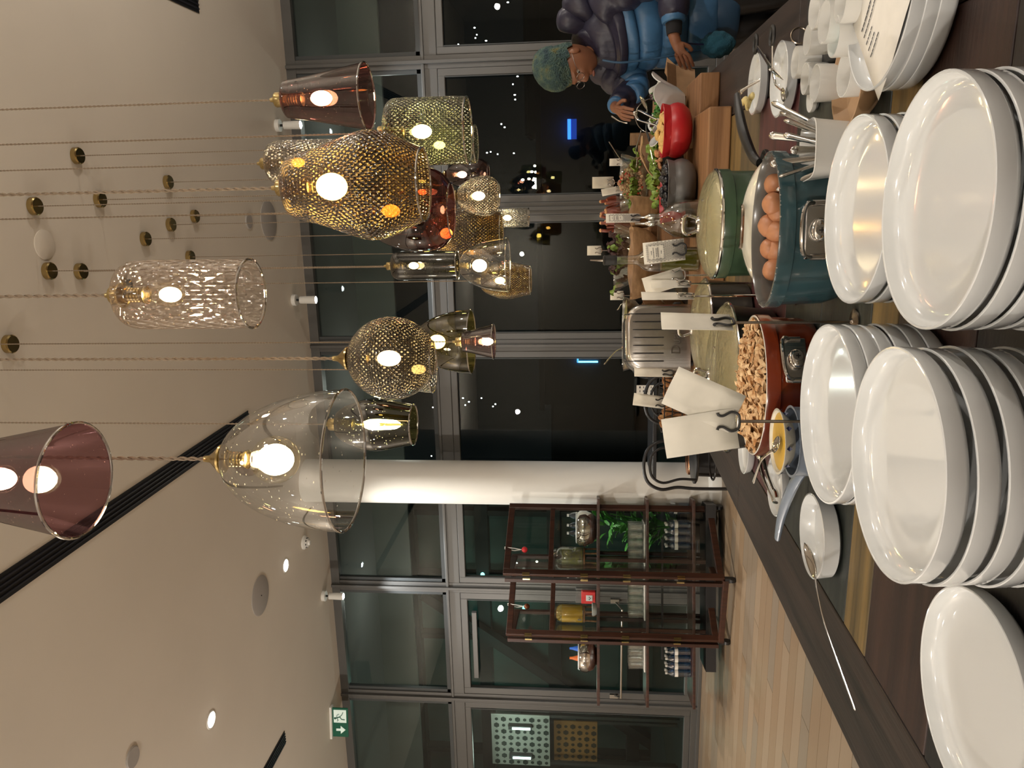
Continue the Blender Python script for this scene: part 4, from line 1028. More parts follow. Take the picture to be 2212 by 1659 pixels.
def leafmesh(L, Wd, ruf, m, parent, loc, rot, name='leaf'):
    g = []
    for j in range(9):
        u = j/8; w = Wd*math.sin(PI*min(.98, u*.85+.12))**.7; row = []
        for i in range(7):
            v = -1+i/3; row.append((u*L, v*w, .25*L*u*u*0 + .012*math.sin(v*7+u*9)*ruf*abs(v) + L*.25*math.sin(u*2.2)))
        g.append(row)
    o = MB().sheet(g).build(name, m, parent, solid=.0008); o.location = loc; o.rotation_euler = rot; return o
t = thing('lettuce', 'dark red and green lettuce leaves heaped behind the large wooden bowl', 'lettuce', (at(1340, 555, Y=4.02).x, 4.0, TZ+.27))
for k in range(34):
    a = rnd.uniform(0, 2*PI); r = rnd.uniform(0, .10)
    leafmesh(rnd.uniform(.05, .09), rnd.uniform(.02, .035), 1.2, lett[1 if k % 6 == 0 else 0], t, (r*math.cos(a)*1.3, r*math.sin(a)*.7, rnd.uniform(0, .05)), (rnd.uniform(-.5, .5), -rnd.uniform(.1, 1.1), a))
t = thing('glass_bowl', 'big glass salad bowl with dark leaves behind the wooden bowl', 'bowl', (at(1340, 555, Y=4.02).x, 4.02, TZ+.195))
MB().lathe([(0, 0), (.08, .0), (.13, .05), (.165, .12), (.175, .15), (.170, .15), (.125, .052), (.075, .006), (0, .005)], 48).build('bowl', 'glass', t)
# bean salad in a glass bowl, with serving spoons
gs = at(1352, 395, z=1.20)
t = thing('glass_bowl', 'clear glass bowl heaped with bean salad, behind the olive bowl', 'bowl', (gs.x, 3.93, TZ+.195))
MB().lathe([(0, 0), (.07, .0), (.11, .035), (.132, .09), (.140, .125), (.136, .125), (.107, .037), (.065, .006), (0, .005)], 48).build('bowl', 'glass', t)
bs = [mat('pinto_bean', (.42, .22, .12), .45), mat('chickpea', (.55, .40, .22), .45), mat('diced_tomato', (.50, .05, .02), .4), mat('parsley', (.05, .16, .02), .5)]
mbs = [MB() for _ in bs]
for k in range(520):
    a = rnd.uniform(0, 2*PI); r = .125*math.sqrt(rnd.random()); q = rnd.choices(range(4), (10, 4, 1.5, 2))[0]
    h = .04+.105*(1-(r/.13)**2)*(.75+.25*math.sin(a)); z = rnd.uniform(max(.03, h-.03), h)
    mbs[q].ball((r*math.cos(a), r*math.sin(a), z), (rnd.uniform(.006, .009),)*2+(.006,), 6, 5, rot=rot3(rnd.uniform(0, 3), rnd.uniform(0, 3), 0))
for q, b in enumerate(mbs): tag(b.build(['beans', 'chickpeas', 'diced_tomato', 'parsley'][q], bs[q], t), kind='stuff')
for k in range(9):
    a = rnd.uniform(PI*1.05, PI*1.95); leafmesh(.06, .03, 1.0, lett[1], t, (.115*math.cos(a), .115*math.sin(a), .045+rnd.uniform(-.02, .02)), (rnd.uniform(-.4, .4), -.4, a), 'lettuce_leaf')
# black tray bowls in front of it
t = thing('black_bowl', 'black oval bowl of mixed salad squeezed behind the red and grey bowls', 'bowl', (gs.x+.03, 3.42, TZ+.09))
MB().lathe([(0, 0), (.09, 0), (.13, .03), (.150, .085), (.152, .09), (.146, .09), (.12, .03), (0, .01)], 48, sy=.8).build('bowl', 'blackmatt', t)
crate('low crate under the black salad bowl', gs.x+.03, 3.42, .22, .22, .088)
for k in range(22):
    a = rnd.uniform(0, 2*PI); r = rnd.uniform(.02, .11); leafmesh(rnd.uniform(.05, .07), .028, 1.1, lett[1], t, (r*math.cos(a), r*math.sin(a)*.8, .075+rnd.uniform(0, .02)), (rnd.uniform(-.6, .6), -rnd.uniform(0, .7), a), 'lettuce_leaf')
sal = MB()
for k in range(60):
    a = rnd.uniform(0, 2*PI); r = .10*math.sqrt(rnd.random()); sal.ball((r*math.cos(a), r*math.sin(a)*.8, .085+rnd.uniform(0, .02)), rnd.uniform(.006, .011), 6, 5, jit=.6)
tag(sal.build('grated_carrot', mat('pink_orange_salad', (.60, .28, .13), .5), t), kind='stuff')
spoon('serving_spoon', 'white-handled serving spoon stuck upright in the bean salad', at(1360, 360, Y=3.95), at(1317, 308, Y=3.92), bowl=.018, r=.0042, m='chrome')
spoon('serving_spoon', 'serving spoon leaning out of the bean salad towards the red bowl', at(1375, 352, Y=3.55), at(1384, 285, Y=3.50), bowl=.018, r=.004)
spoon('serving_spoon', 'short spoon handle sticking up beside the olives', at(1428, 375, Y=3.2), at(1405, 322, Y=3.15), bowl=.014, r=.0032, m='chrome')
woodsp = mat('light_wood', (.50, .32, .16), .5)
spoon('wooden_spatula', 'flat wooden spatula with a steel edge standing in the black salad bowl', at(1418, 385, Y=3.35), at(1387, 340, Y=3.30), r=.008, m=woodsp, kind='x', cat='spatula')
spoon('wooden_spatula', 'second wooden spatula crossing behind the first, further back', at(1390, 340, Y=3.6), at(1388, 302, Y=3.55), r=.010, m=woodsp, kind='x', cat='spatula')
# wavy white salad bowl at the right end
wv = at(1418, 238, Y=3.45)
t = thing('wavy_bowl', 'white bowl with a wavy rim holding salad, at the right end behind the red bowl', 'bowl', (wv.x, 3.42, TZ+.09))
vs = []; fs = []; n = 96
for j, (r, z, w) in enumerate([(0, 0, 0), (.06, 0, 0), (.085, .03, .0), (.11, .08, .5), (.135, .118, 1), (.131, .120, 1), (.105, .085, .5), (.08, .035, 0), (.055, .008, 0), (0, .006, 0)]):
    for k in range(n):
        a = 2*PI*k/n; q = r*(1+.10*w*math.cos(6*a)); vs.append((q*math.cos(a), q*math.sin(a), z+.016*w*math.cos(6*a+1)))
for j in range(9):
    for k in range(n): fs.append((j*n+k, j*n+(k+1) % n, (j+1)*n+(k+1) % n, (j+1)*n+k))
MB().add(vs, fs).build('bowl', 'porcelain', t)
for k in range(16):
    a = rnd.uniform(0, 2*PI); r = rnd.uniform(0, .08); leafmesh(.045, .02, 1.1, lett[k % 3 == 0 and 1 or 0] if k % 2 else MT['leaf'], t, (r*math.cos(a), r*math.sin(a), .085+rnd.uniform(0, .02)), (rnd.uniform(-.6, .6), -rnd.uniform(0, .7), a), 'salad_leaf')
spoon('ladle_spoon', 'round steel salad spoon lying over the wavy white bowl', at(1390, 222, Y=3.42), at(1412, 262, Y=3.40), bowl=.026, r=.004)
spoon('salad_server', 'dark serving fork handle leaning out of the wavy bowl towards the left', at(1400, 262, Y=3.40), at(1402, 300, Y=3.35), r=.007, m='blackmatt', kind='x', cat='salad server')
t = thing('wire_hoop', 'thin round wire hoop handle behind the wavy bowl', 'handle', at(1410, 250, Y=3.62))
MB().torus((0, 0, 0), .075, .0022, 40, 6, rot=rot3(PI/2, 0, .2)).build('hoop', 'chrome', t)
t = thing('wooden_board', 'dark carved board leaning behind the wooden spatulas', 'board', at(1385, 300, Y=4.02), -.2)
MB().box((0, 0, 0), (.06, .012, .11)).build('board', woodbowl, t, bevel=.003)
# sausages standing in a glass
sg_ = at(1305, 466, Y=4.42)
t = thing('glass_bowl', 'glass dish holding the upright thin sausages', 'bowl', (sg_.x, 4.42, TZ+.195))
MB().lathe([(0, 0), (.08, 0), (.105, .03), (.115, .13), (.112, .13), (.10, .03), (0, .006)], 40).build('dish', 'glass', t)
ssm = mat('smoked_sausage', (.26, .055, .025), .4, var=.4, vscale=30, bump=.2); ssp = mat('sausage_tip', (.60, .32, .15), .5)
sz = TZ+.20; sproto = []
for i in range(26):
    a = rnd.uniform(0, 2*PI); r = .085*math.sqrt(rnd.random()); L = rnd.uniform(.17, .22)
    tt = thing('sausage', 'thin dried red sausage standing in the glass dish', 'sausage', (sg_.x+r*math.cos(a), 4.42+r*math.sin(a), sz), a, 'thin dried sausages in the glass dish') if i < 4 else None
    if tt:
        w = rnd.uniform(-.012, .012)
        MB().tube(smoothpath([(0, 0, 0), (w, .0, L*.4), (w*.5, w, L*.8), (-w, 0, L)], 4), .0088, 10).build('casing', ssm, tt)
        if i % 2 == 0: MB().ball((-w, 0, L+.002), .0092, 10, 8).build('tip', ssp, tt)
        kids(tt); sproto.append(tt)
    else: tt = dup(sproto[i % 4], None, (sg_.x+r*math.cos(a), 4.42+r*math.sin(a), sz), a)
    tt.rotation_euler = (rnd.uniform(-.22, .22), rnd.uniform(-.22, .22), a)
# glass flat bowl beyond toaster with serving spoon
gq = at(1356, 730, Y=3.75)
t = thing('glass_bowl', 'long glass bowl of salad behind the toaster', 'bowl', (gq.x, 3.85, TZ+.205))
MB().lathe([(0, 0), (.12, 0), (.17, .04), (.19, .10), (.186, .10), (.16, .04), (0, .008)], 48, sy=.7).build('bowl', 'glass', t)
MB().lathe([(.175, .085), (.10, .095), (0, .10)], 36, sy=.7).build('salad', mat('pale_salad', (.45, .42, .18), .6, var=.5, vscale=50, bump=.4), t)
crate('wooden crate under the long glass bowl behind the toaster', gq.x-.02, 3.86, .34, .28, .203)
spoon('serving_spoon', 'serving spoon handle rising left from the glass bowl behind the toaster', at(1352, 745, Y=3.85), at(1307, 785, Y=3.80), bowl=.018, r=.005)
spoon('serving_spoon', 'white spoon handle at the right end of the long glass bowl', at(1352, 655, Y=3.85), at(1335, 668, Y=3.85), r=.004, m='chrome', kind='x')
# bread basket
bk = at(1462, 872, Y=3.45)
t = thing('bread_basket', 'black wire basket of sliced bread at the left table edge', 'basket', (bk.x+.03, 3.45, TZ+.02))
Rb = .155
for z, r in ((.0, .80), (.045, .92), (.09, 1.0), (.125, 1.05)): MB().torus((0, 0, z), Rb*r, .0028, 48, 6, sy=.8).build('wire_hoop', 'black', t)
wr = MB()
for k in range(22):
    a = k*2*PI/22; wr.tube([(Rb*.8*math.cos(a), Rb*.64*math.sin(a), 0), (Rb*1.05*math.cos(a+.25), Rb*.84*math.sin(a+.25), .125)], .0018, 5)
    wr.tube([(Rb*.8*math.cos(a), Rb*.64*math.sin(a), 0), (Rb*1.05*math.cos(a-.25), Rb*.84*math.sin(a-.25), .125)], .0018, 5)
for k in range(7): x = -.11+.037*k; wr.tube([(x, -.10, 0), (x, .10, 0)], .0018, 5)
wr.build('wire_mesh', 'black', t)
MB().lathe([(0, -.018), (.10, -.018), (.105, -.012), (.10, -.004), (0, -.004)], 32).build('base_ring', 'black', t)
crumb = mat('bread_crumb', (.62, .38, .16), .8, var=.2, vscale=40, bump=.4); crust = mat('bread_crust', (.33, .14, .045), .7, var=.3, vscale=20)
bproto = None
for i in range(11):
    p = (bk.x+.03-.115+.023*i, 3.43+rnd.uniform(-.02, .02), TZ+.085+rnd.uniform(-.01, .012))
    if bproto is None:
        bt_ = thing('bread_slice', 'slice of bread in the wire basket, first from the left', 'bread', p, 0, 'bread slices in the wire basket'); pts = [(-.045, -.05), (.045, -.05), (.048, .02), (.055, .04), (.035, .055), (0, .06), (-.035, .055), (-.055, .04), (-.048, .02)]
        MB().prism(pts, -.007, .007).build('crust', crust, bt_, bevel=.003)
        MB().prism([(x*.9, y*.9) for x, y in pts], -.0078, .0078).build('crumb', crumb, bt_, bevel=.001)
        kids(bt_); bproto = bt_; q = bt_
    else: q = dup(bproto, None, p, label='slice of bread in the wire basket, ' + ['second', 'third', 'fourth', 'fifth', 'sixth', 'seventh', 'eighth', 'ninth', 'tenth', 'last'][i-1] + ' from the left')
    q.rotation_euler = (PI/2+rnd.uniform(-.2, .2), rnd.uniform(-.3, .3), PI/2+rnd.uniform(-.15, .15))

# ================================================================== PERSON
PR = Vector((.74, 3.98, 0)); DZ = .0
per = thing('person', 'person in teal knitted hat, glasses and blue puffer jacket, leaning over the buffet', 'person', PR)
def sk(name, verts, edges, m, parent, sub=2, root=0):
    me = bpy.data.meshes.new(name); me.from_pydata([tuple(Vector(v[0])-PR) for v in verts], edges, [])
    o = bpy.data.objects.new(name, me); COL.objects.link(o); o.parent = parent
    md = o.modifiers.new('skin', 'SKIN'); md.use_smooth_shade = True
    for i, v in enumerate(verts):
        r = v[1] if isinstance(v[1], tuple) else (v[1], v[1]); me.skin_vertices[0].data[i].radius = r; me.skin_vertices[0].data[i].use_root = (i == root)
    s = o.modifiers.new('sub', 'SUBSURF'); s.levels = sub; s.render_levels = sub
    me.materials.append(m if not isinstance(m, str) else MT[m]); return o
pel = (.76, 4.02, .93); neck = (.665, 3.955, 1.350); hc = Vector((.572, 3.905, 1.452))
sR = (.60, 4.13, 1.325); sL = (.83, 3.85, 1.315)
eR = (.455, 4.02, 1.17); wR = (.365, 3.84, 1.262); eL = (.90, 3.74, 1.055); wL = (.625, 3.66, 1.010)
V = [(pel, .12), ((.75, 4.01, 1.12), .11), ((.72, 3.99, 1.28), .11), (neck, .050), ((.630, 3.935, 1.39), .050)]
Ed = [(0, 1), (1, 2), (2, 3), (3, 4)]
def chain(start, pts):
    i = start
    for p, r in pts: V.append((p, r)); Ed.append((i, len(V)-1)); i = len(V)-1
    return i
wr_R = chain(2, [(sR, .05), (eR, .04), (wR, .026)])
wr_L = chain(2, [(sL, .05), (eL, .04), (wL, .027)])
def hand(w, dirv, up, side, curl, sc=1.0):
    """palm and five separate fingers rooted in the palm"""
    d = Vector(dirv).normalized(); s_ = Vector(side).normalized(); n_ = d.cross(s_).normalized()
    if n_.dot(Vector(up)) < 0: n_ = -n_
    w0 = Vector(V[w][0]); palm = w0+d*.050*sc; i = chain(w, [(tuple(palm), (.024*sc, .015*sc))])
    for k, (o, l) in enumerate(((-.026, .062), (-.009, .074), (.009, .070), (.025, .055))):
        b0 = palm+d*.030*sc+s_*o*sc; p = [b0]; dd = d.copy()
        for seg in (.42, .32, .26):
            dd = (dd - n_*curl).normalized(); p.append(p[-1]+dd*l*seg*sc)
        chain(i, [(tuple(q), .0088*sc if a < 2 else .0075*sc) for a, q in enumerate(p)])
    tb_ = palm-d*.02*sc-s_*.022*sc; t1 = tb_+(d*.5-s_*.7-n_*.3).normalized()*.032*sc; t2 = t1+(d*.9-s_*.2-n_*.4).normalized()*.028*sc
    chain(i, [(tuple(tb_), .011*sc), (tuple(t1), .010*sc), (tuple(t2), .0085*sc)])
hand(wr_R, (-.28, -.62, -.35), (-.3, .1, 1), (-.85, .45, .1), .30)
hand(wr_L, (-.80, .05, -.42), (0, -1, .3), (-.1, .1, 1), .28)
for s_, (hx, hy) in ((1, (.70, 4.09)), (-1, (.83, 3.94))):
    chain(0, [((hx, hy, .86), .085), ((hx+.02, hy-.02, .48), .058), ((hx+.06, hy+.03, .10), .040), ((hx-.04, hy-.06, .035), .035)])
body = sk('body', V, Ed, 'skin', per)
# head: ovoid with modelled face
F = Vector((-.80, -.52, -.34)).normalized(); Up = (Vector((-.22, -.12, 1)) - F*Vector((-.22, -.12, 1)).dot(F)).normalized(); Sd = Up.cross(F).normalized()
HR = Matrix((Sd, F, Up)).transposed()      # local x = side, y = forward, z = up
def hpt(x, y, z): return tuple(hc-PR + HR @ Vector((x, y, z)))
n, m_ = 40, 32; vs = []; fs = []
def g3(x, z, cx, cz, sx, sz): return math.exp(-((x-cx)/sx)**2-((z-cz)/sz)**2)
for j in range(m_+1):
    ph = PI*j/m_
    for k in range(n):
        th = 2*PI*k/n; x = .076*math.sin(ph)*math.cos(th); y = .094*math.sin(ph)*math.sin(th); z = .115*math.cos(ph)
        if z < -.02: x *= 1-.30*((-z-.02)/.095)**1.3; y *= 1-.10*((-z-.02)/.095)
        if y > 0:
            y += .026*g3(x, z, 0, -.028, .013, .020) + .010*g3(x, z, 0, -.005, .010, .022)        # nose
            y += .010*g3(x, z, 0, -.066, .026, .008) + .008*g3(x, z, 0, -.078, .022, .007) - .006*g3(x, z, 0, -.0715, .024, .0025)  # lips
            y += .010*g3(x, z, 0, -.105, .025, .014)
            for s_ in (-1, 1):
                y -= .011*g3(x, z, s_*.031, .002, .016, .011); y += .006*g3(x, z, s_*.030, .024, .022, .009); y += .006*g3(x, z, s_*.042, -.030, .02, .02)
        vs.append(hpt(x, y, z))
for j in range(m_):
    for k in range(n): fs.append((j*n+k, (j+1)*n+k, (j+1)*n+(k+1) % n, j*n+(k+1) % n))
hd_ = MB().add(vs, fs); head = hd_.build('head', 'skin', per)
for s_ in (-1, 1):
    MB().ball(hpt(s_*.031, .071, .000), (.011, .011, .009), 14, 10).build('eye', mat('eye_white', (.5, .48, .44), .3) if s_ < 0 else bpy.data.materials['eye_white'], head)
    MB().ball(hpt(s_*.031, .080, -.003), .0045, 10, 8).build('iris', 'black', head)
    e = MB().torus((0, 0, 0), .022, .0014, 28, 6, sx=1.05, sy=.85, rot=Matrix.Identity(3))
    e.v = [hpt(s_*.030+p[0], .106+p[2], .0+p[1]) for p in e.v]; e.tube([hpt(s_*.053, .104, .008), hpt(s_*.078, .06, .012), hpt(s_*.080, .0, .006)], .0013, 6)
    if s_ > 0: e.tube([hpt(-.009, .108, .004), hpt(0, .113, .006), hpt(.009, .108, .004)], .0013, 6)
    e.build('glasses', mat('glasses_wire', (.25, .22, .20), .3, 1) if s_ < 0 else bpy.data.materials['glasses_wire'], head)
    MB().ball(hpt(s_*.077, -.004, -.012), (.010, .016, .026), 12, 8, rot=HR).build('ear', 'skin', head)
lp_ = MB().ball(hpt(0, .088, -.071), (.020, .007, .007), 14, 8, rot=HR); lp_.build('lips', mat('lips', (.20, .065, .045), .45), head)
# knitted hat
km, n_, l_, b_ = nt('teal_knit')
tc = n_.new('ShaderNodeTexCoord'); v1 = n_.new('ShaderNodeTexNoise'); v1.inputs['Scale'].default_value = 22; v1.inputs['Detail'].default_value = 6
l_.new(tc.outputs['Object'], v1.inputs['Vector']); rp = n_.new('ShaderNodeValToRGB'); l_.new(v1.outputs['Fac'], rp.inputs[0])
for p_, c_ in ((.28, (0.019, 0.043, 0.062)), (.48, (0.056, 0.105, 0.099)), (.60, (0.099, 0.149, 0.112)), (.72, (0.186, 0.161, 0.050))):
    e_ = rp.color_ramp.elements.new(p_); e_.color = (*c_, 1)
rp.color_ramp.elements.remove(rp.color_ramp.elements[0]); rp.color_ramp.elements.remove(rp.color_ramp.elements[-1])
l_.new(rp.outputs[0], b_.inputs['Base Color']); b_.inputs['Roughness'].default_value = .95
v2 = n_.new('ShaderNodeTexVoronoi'); v2.inputs['Scale'].default_value = 130; l_.new(tc.outputs['Object'], v2.inputs['Vector'])
bp2 = n_.new('ShaderNodeBump'); bp2.inputs['Distance'].default_value = .006; l_.new(v2.outputs['Distance'], bp2.inputs['Height']); l_.new(bp2.outputs[0], b_.inputs['Normal'])
n, vs, fs = 96, [], []
HP = [(.090, -.012), (.093, .010), (.093, .035), (.099, .045), (.101, .075), (.094, .105), (.078, .130), (.050, .150), (.022, .160), (0, .162)]
for j, (r, z) in enumerate(HP):
    for k in range(n):
        th = 2*PI*k/n; rr = r*(1+.012*math.cos(32*th)*(1 if j < 8 else 0)+.02*noise.noise(Vector((math.cos(th)*2, math.sin(th)*2, z*20))))
        tilt = -.34*(rr*math.sin(th)) if j < 3 else 0
        vs.append(hpt(.92*rr*math.cos(th), 1.10*rr*math.sin(th)-.006-(.10*max(0, z-.03)), z+.030-(-.018 if False else 0)+(.020 if math.sin(th) > .3 and j < 2 else (-.030 if math.sin(th) < -.3 and j < 2 else 0))))
for j in range(len(HP)-1):
    for k in range(n): fs.append((j*n+k, j*n+(k+1) % n, (j+1)*n+(k+1) % n, (j+1)*n+k))
MB().add(vs, fs).build('knitted_hat', km, per)
# jacket: puffed rings around elliptical sections
def puffs(name, path, radii, m, parent, npf, amp=.10, n=32, per_=10, up=Vector((0, 0, 1)), wr=.03, gaps=True):
    P = smoothpath(path, per_); Rr = []
    seg = len(radii)-1
    for i in range(len(P)):
        u = i/(len(P)-1)*seg; a = min(int(u), seg-1); f = u-a; Rr.append((radii[a][0]*(1-f)+radii[a+1][0]*f, radii[a][1]*(1-f)+radii[a+1][1]*f))
    vs = []; fs = []; ref = Vector(up)
    for i, p in enumerate(P):
        t_ = (P[min(i+1, len(P)-1)]-P[max(i-1, 0)]).normalized(); a_ = (ref-t_*ref.dot(t_)).normalized(); ref = a_; b2 = t_.cross(a_)
        u = i/(len(P)-1); pf = 1-amp+amp*1.6*abs(math.sin(PI*npf*u))**.55
        for k in range(n):
            th = 2*PI*k/n; q = pf*(1+wr*noise.noise(Vector((math.cos(th)*3, math.sin(th)*3, u*npf*1.7+p.x*5))))
            vs.append(p-PR+a_*math.cos(th)*Rr[i][0]*q+b2*math.sin(th)*Rr[i][1]*q)
    for i in range(len(P)-1):
        for k in range(n): fs.append((i*n+k, i*n+(k+1) % n, (i+1)*n+(k+1) % n, (i+1)*n+k))
    fs += [tuple(range(n-1, -1, -1)), tuple(range((len(P)-1)*n, len(P)*n))]
    return MB().add(vs, fs).build(name, m, parent)
blue = mat('blue_puffer_nylon', (.055, .16, .32), .42, bump=.35, bscale=9, bdist=.03, stretch=(1, 1, .5), var=.25, vscale=6)
navy = mat('navy_puffer_nylon', (.022, .021, .042), .42, bump=.35, bscale=10, bdist=.03, stretch=(1, 1, .5))
fw_ = (.75, .60, 0)
puffs('jacket_body', [(.79, 4.04, .80), (.775, 4.03, .95), (.755, 4.01, 1.08), (.725, 3.99, 1.20), (.695, 3.97, 1.27)], [(.175, .195), (.185, .205), (.185, .215), (.175, .215), (.155, .200)], blue, per, 4, .09, 48, up=fw_)
puffs('jacket_yoke', [(.715, 3.985, 1.245), (.700, 3.975, 1.30), (.675, 3.96, 1.345), (.650, 3.95, 1.38)], [(.180, .222), (.165, .205), (.115, .140), (.085, .090)], navy, per, 2, .05, 48, up=fw_)
puffs('jacket_hem', [(.80, 4.045, .70), (.795, 4.04, .82)], [(.165, .19), (.172, .195)], mat('dark_blue_hem', (.02, .06, .12), .5), per, 1, .05, 40, up=fw_)
puffs('sleeve', [sR, (.53, 4.09, 1.24), eR, (.41, 3.93, 1.215), (.378, 3.865, 1.250)], [(.080, .085), (.080, .080), (.070, .070), (.058, .058), (.040, .040)], navy, per, 6, .12, 28, wr=.05)
puffs('sleeve_underside', [(.60, 4.10, 1.25), (.52, 4.04, 1.17), (.46, 3.98, 1.15), (.43, 3.93, 1.18)], [(.075, .075), (.070, .070), (.060, .060), (.045, .045)], blue, per, 4, .1, 24)
puffs('sleeve', [(.80, 3.87, 1.33), (.87, 3.80, 1.22), (.905, 3.745, 1.08), (.83, 3.70, 1.02), (.705, 3.672, 1.015)], [(.090, .100), (.098, .100), (.098, .092), (.085, .080), (.052, .052)], navy, per, 6, .12, 32, wr=.05)
puffs('cuff', [(.72, 3.674, 1.015), (.69, 3.67, 1.013)], [(.052, .052), (.050, .050)], blue, per, 1, .05, 24)
puffs('cuff', [(.382, 3.872, 1.248), (.372, 3.853, 1.256)], [(.041, .041), (.039, .039)], blue, per, 1, .05, 24)
puffs('glove_cuff', [(.70, 3.672, 1.013), (.640, 3.662, 1.010)], [(.036, .036), (.032, .032)], mat('black_knit', (.010, .010, .012), .9), per, 1, .02, 24)
puffs('hood', [(.84, 3.92, 1.28), (.82, 3.93, 1.36), (.775, 3.94, 1.415), (.71, 3.955, 1.43)], [(.07, .12), (.088, .14), (.080, .13), (.045, .09)], navy, per, 3, .12, 36, up=fw_)
puffs('collar', [(.70, 3.975, 1.33), (.665, 3.955, 1.37), (.640, 3.94, 1.39)], [(.10, .11), (.095, .10), (.082, .088)], navy, per, 2, .06, 32, up=fw_)
zp = smoothpath([(.575, 3.845, 1.315), (.560, 3.832, 1.24), (.565, 3.838, 1.15), (.585, 3.865, 1.0), (.61, 3.89, .85)], 6)
MB().tube([p-PR for p in zp], .005, 6).build('zip', mat('blue_zip', (.03, .08, .15), .4), per)
puffs('trouser_leg', [(.72, 4.09, .84), (.74, 4.07, .48), (.78, 4.11, .06)], [(.10, .10), (.078, .078), (.065, .065)], 'black', per, 2, .02, 24, up=fw_)
puffs('trouser_leg', [(.84, 3.95, .84), (.86, 3.93, .48), (.90, 3.97, .06)], [(.10, .10), (.078, .078), (.065, .065)], 'black', per, 2, .02, 24, up=fw_)
for q in ((.72, 4.05, .04), (.84, 3.91, .04)): MB().ball(Vector(q)-PR, (.11, .06, .045), 20, 10, rot=Matrix.Rotation(.62, 3, 'Z')).build('boot', 'blackmatt', per)
t = thing('shoulder_bag', 'small teal fluffy bag on a dark blue strap at the person\'s hip', 'bag', (.615, 3.80, .80))
MB().ball((0, 0, 0), (.055, .045, .075), 48, 32, jit=.18).build('bag', mat('teal_fleece', (.015, .085, .13), .95, bump=1, bscale=150), t)
MB().tube(smoothpath([(.0, -.01, .06), (.005, -.015, .12), (.01, -.02, .17), (.02, .0, .20)], 6), .014, 8, flat=.25).build('strap', mat('blue_strap', (.012, .02, .09), .7), t)
# kraft boxes
def kraft(name, label, loc, rz, w, d, h, lid=True):
    t = thing(name, label, 'food box', loc, rz); b = MB(); k = .82
    o = [(-w/2, -d/2), (w/2, -d/2), (w/2, d/2), (-w/2, d/2)]
    vs = [(x*k, y*k, 0) for x, y in o]+[(x, y, h) for x, y in o]
    b.add(vs, [(0, 3, 2, 1)]+[(i, (i+1) % 4, (i+1) % 4+4, i+4) for i in range(4)]); b.build('tray', 'kraft', t, smooth=False, solid=.0012)
    if lid:
        for (p0, p1, q) in (((-w/2, d/2), (w/2, d/2), (0, .09, .06)), ((-w/2, -d/2), (w/2, -d/2), (0, -.05, .045)), ((-w/2, -d/2), (-w/2, d/2), (-.055, 0, .035)), ((w/2, -d/2), (w/2, d/2), (.055, 0, .035))):
            a = Vector((*p0, h)); c = Vector((*p1, h)); q = Vector(q); cut_ = (c-a)*.12
            MB().add([a, c, c+q-cut_, a+q+cut_], [(0, 1, 2, 3)]).build('flap', 'kraft', t, smooth=False, solid=.0012)
    return t
kb = at(1452, 195, Y=3.74)
kraft('kraft_box', 'open brown kraft takeaway box held by the person', (kb.x-.005, 3.72, TZ+.012), .5, .16, .14, .085)
kraft('kraft_box', 'closed-sided brown kraft box standing behind the red bowl', (at(1470, 212, Y=3.5).x-.03, 3.56, TZ+.09), -.2, .12, .12, .11, lid=False)
# tongs in right hand
spoon('tongs_in_hand', 'thin serving tongs held in the person\'s raised hand', at(1355, 266, Y=3.70), at(1322, 252, Y=3.76), r=.003, kind='x', cat='tongs')

# ================================================================== GLASS DISPLAY CABINET
A = Vector((-3.55, 6.62)); Bp = Vector((-4.26, 6.72)); dr = Vector((.42, .86)).normalized(); H = 2.17
cab = thing('display_cabinet', 'tall mahogany glass display cabinet on castors with its glazed doors folded open, by the window', 'cabinet', (-3.9, 7.1, 0))
c0 = Vector((-3.9, 7.1, 0))
ww = MT['walnut']
def wbeam(name, p, q, w, d, par, z0=None, z1=None):
    a = Vector(p)-c0; b2 = Vector(q)-c0; v = b2-a; L = v.length
    R = v.to_track_quat('X', 'Z').to_matrix(); return MB().box((a+b2)/2, (L, w, d), rot=R).build(name, ww, par, smooth=False, bevel=.004)
def door(P0, u, L, z0, z1, nm='door'):
    """glazed leaf from P0 along u"""
    u = Vector((u[0], u[1])).normalized(); n3 = Vector((-u.y, u.x, 0)); rz = math.atan2(u.y, u.x)
    t = bpy.data.objects.new(nm, None); COL.objects.link(t); t.parent = cab; t.location = Vector((P0[0], P0[1], 0))-c0; t.rotation_euler.z = rz
    for x in (.03, L-.03): MB().box((x, 0, (z0+z1)/2), (.06, .035, z1-z0)).build('stile', ww, t, smooth=False, bevel=.004)
    for z in (z0+.035, 1.72, z1-.03): MB().box((L/2, 0, z), (L-.12, .032, .06 if z != 1.72 else .045)).build('rail', ww, t, smooth=False, bevel=.004)
    MB().box((L/2, 0, (z0+z1)/2), (L-.1, .005, z1-z0-.06)).build('glass_pane', 'cabpane', t, smooth=False)
    for z in (.5, 1.0, 1.4, 1.95): MB().box((.0, -.02, z), (.03, .012, .07)).build('hinge', 'brass', t, smooth=False)
    return t
L1 = .88
door(A, dr, L1, .10, H); door(Bp, dr, L1, .10, H)
for P in (A, Bp):      # second folded leaf seen edge-on beside each near stile
    q = P + Vector((-.075, .03)); door(q, (Vector((-.16, .97))), L1*.9, .10, H-.01)
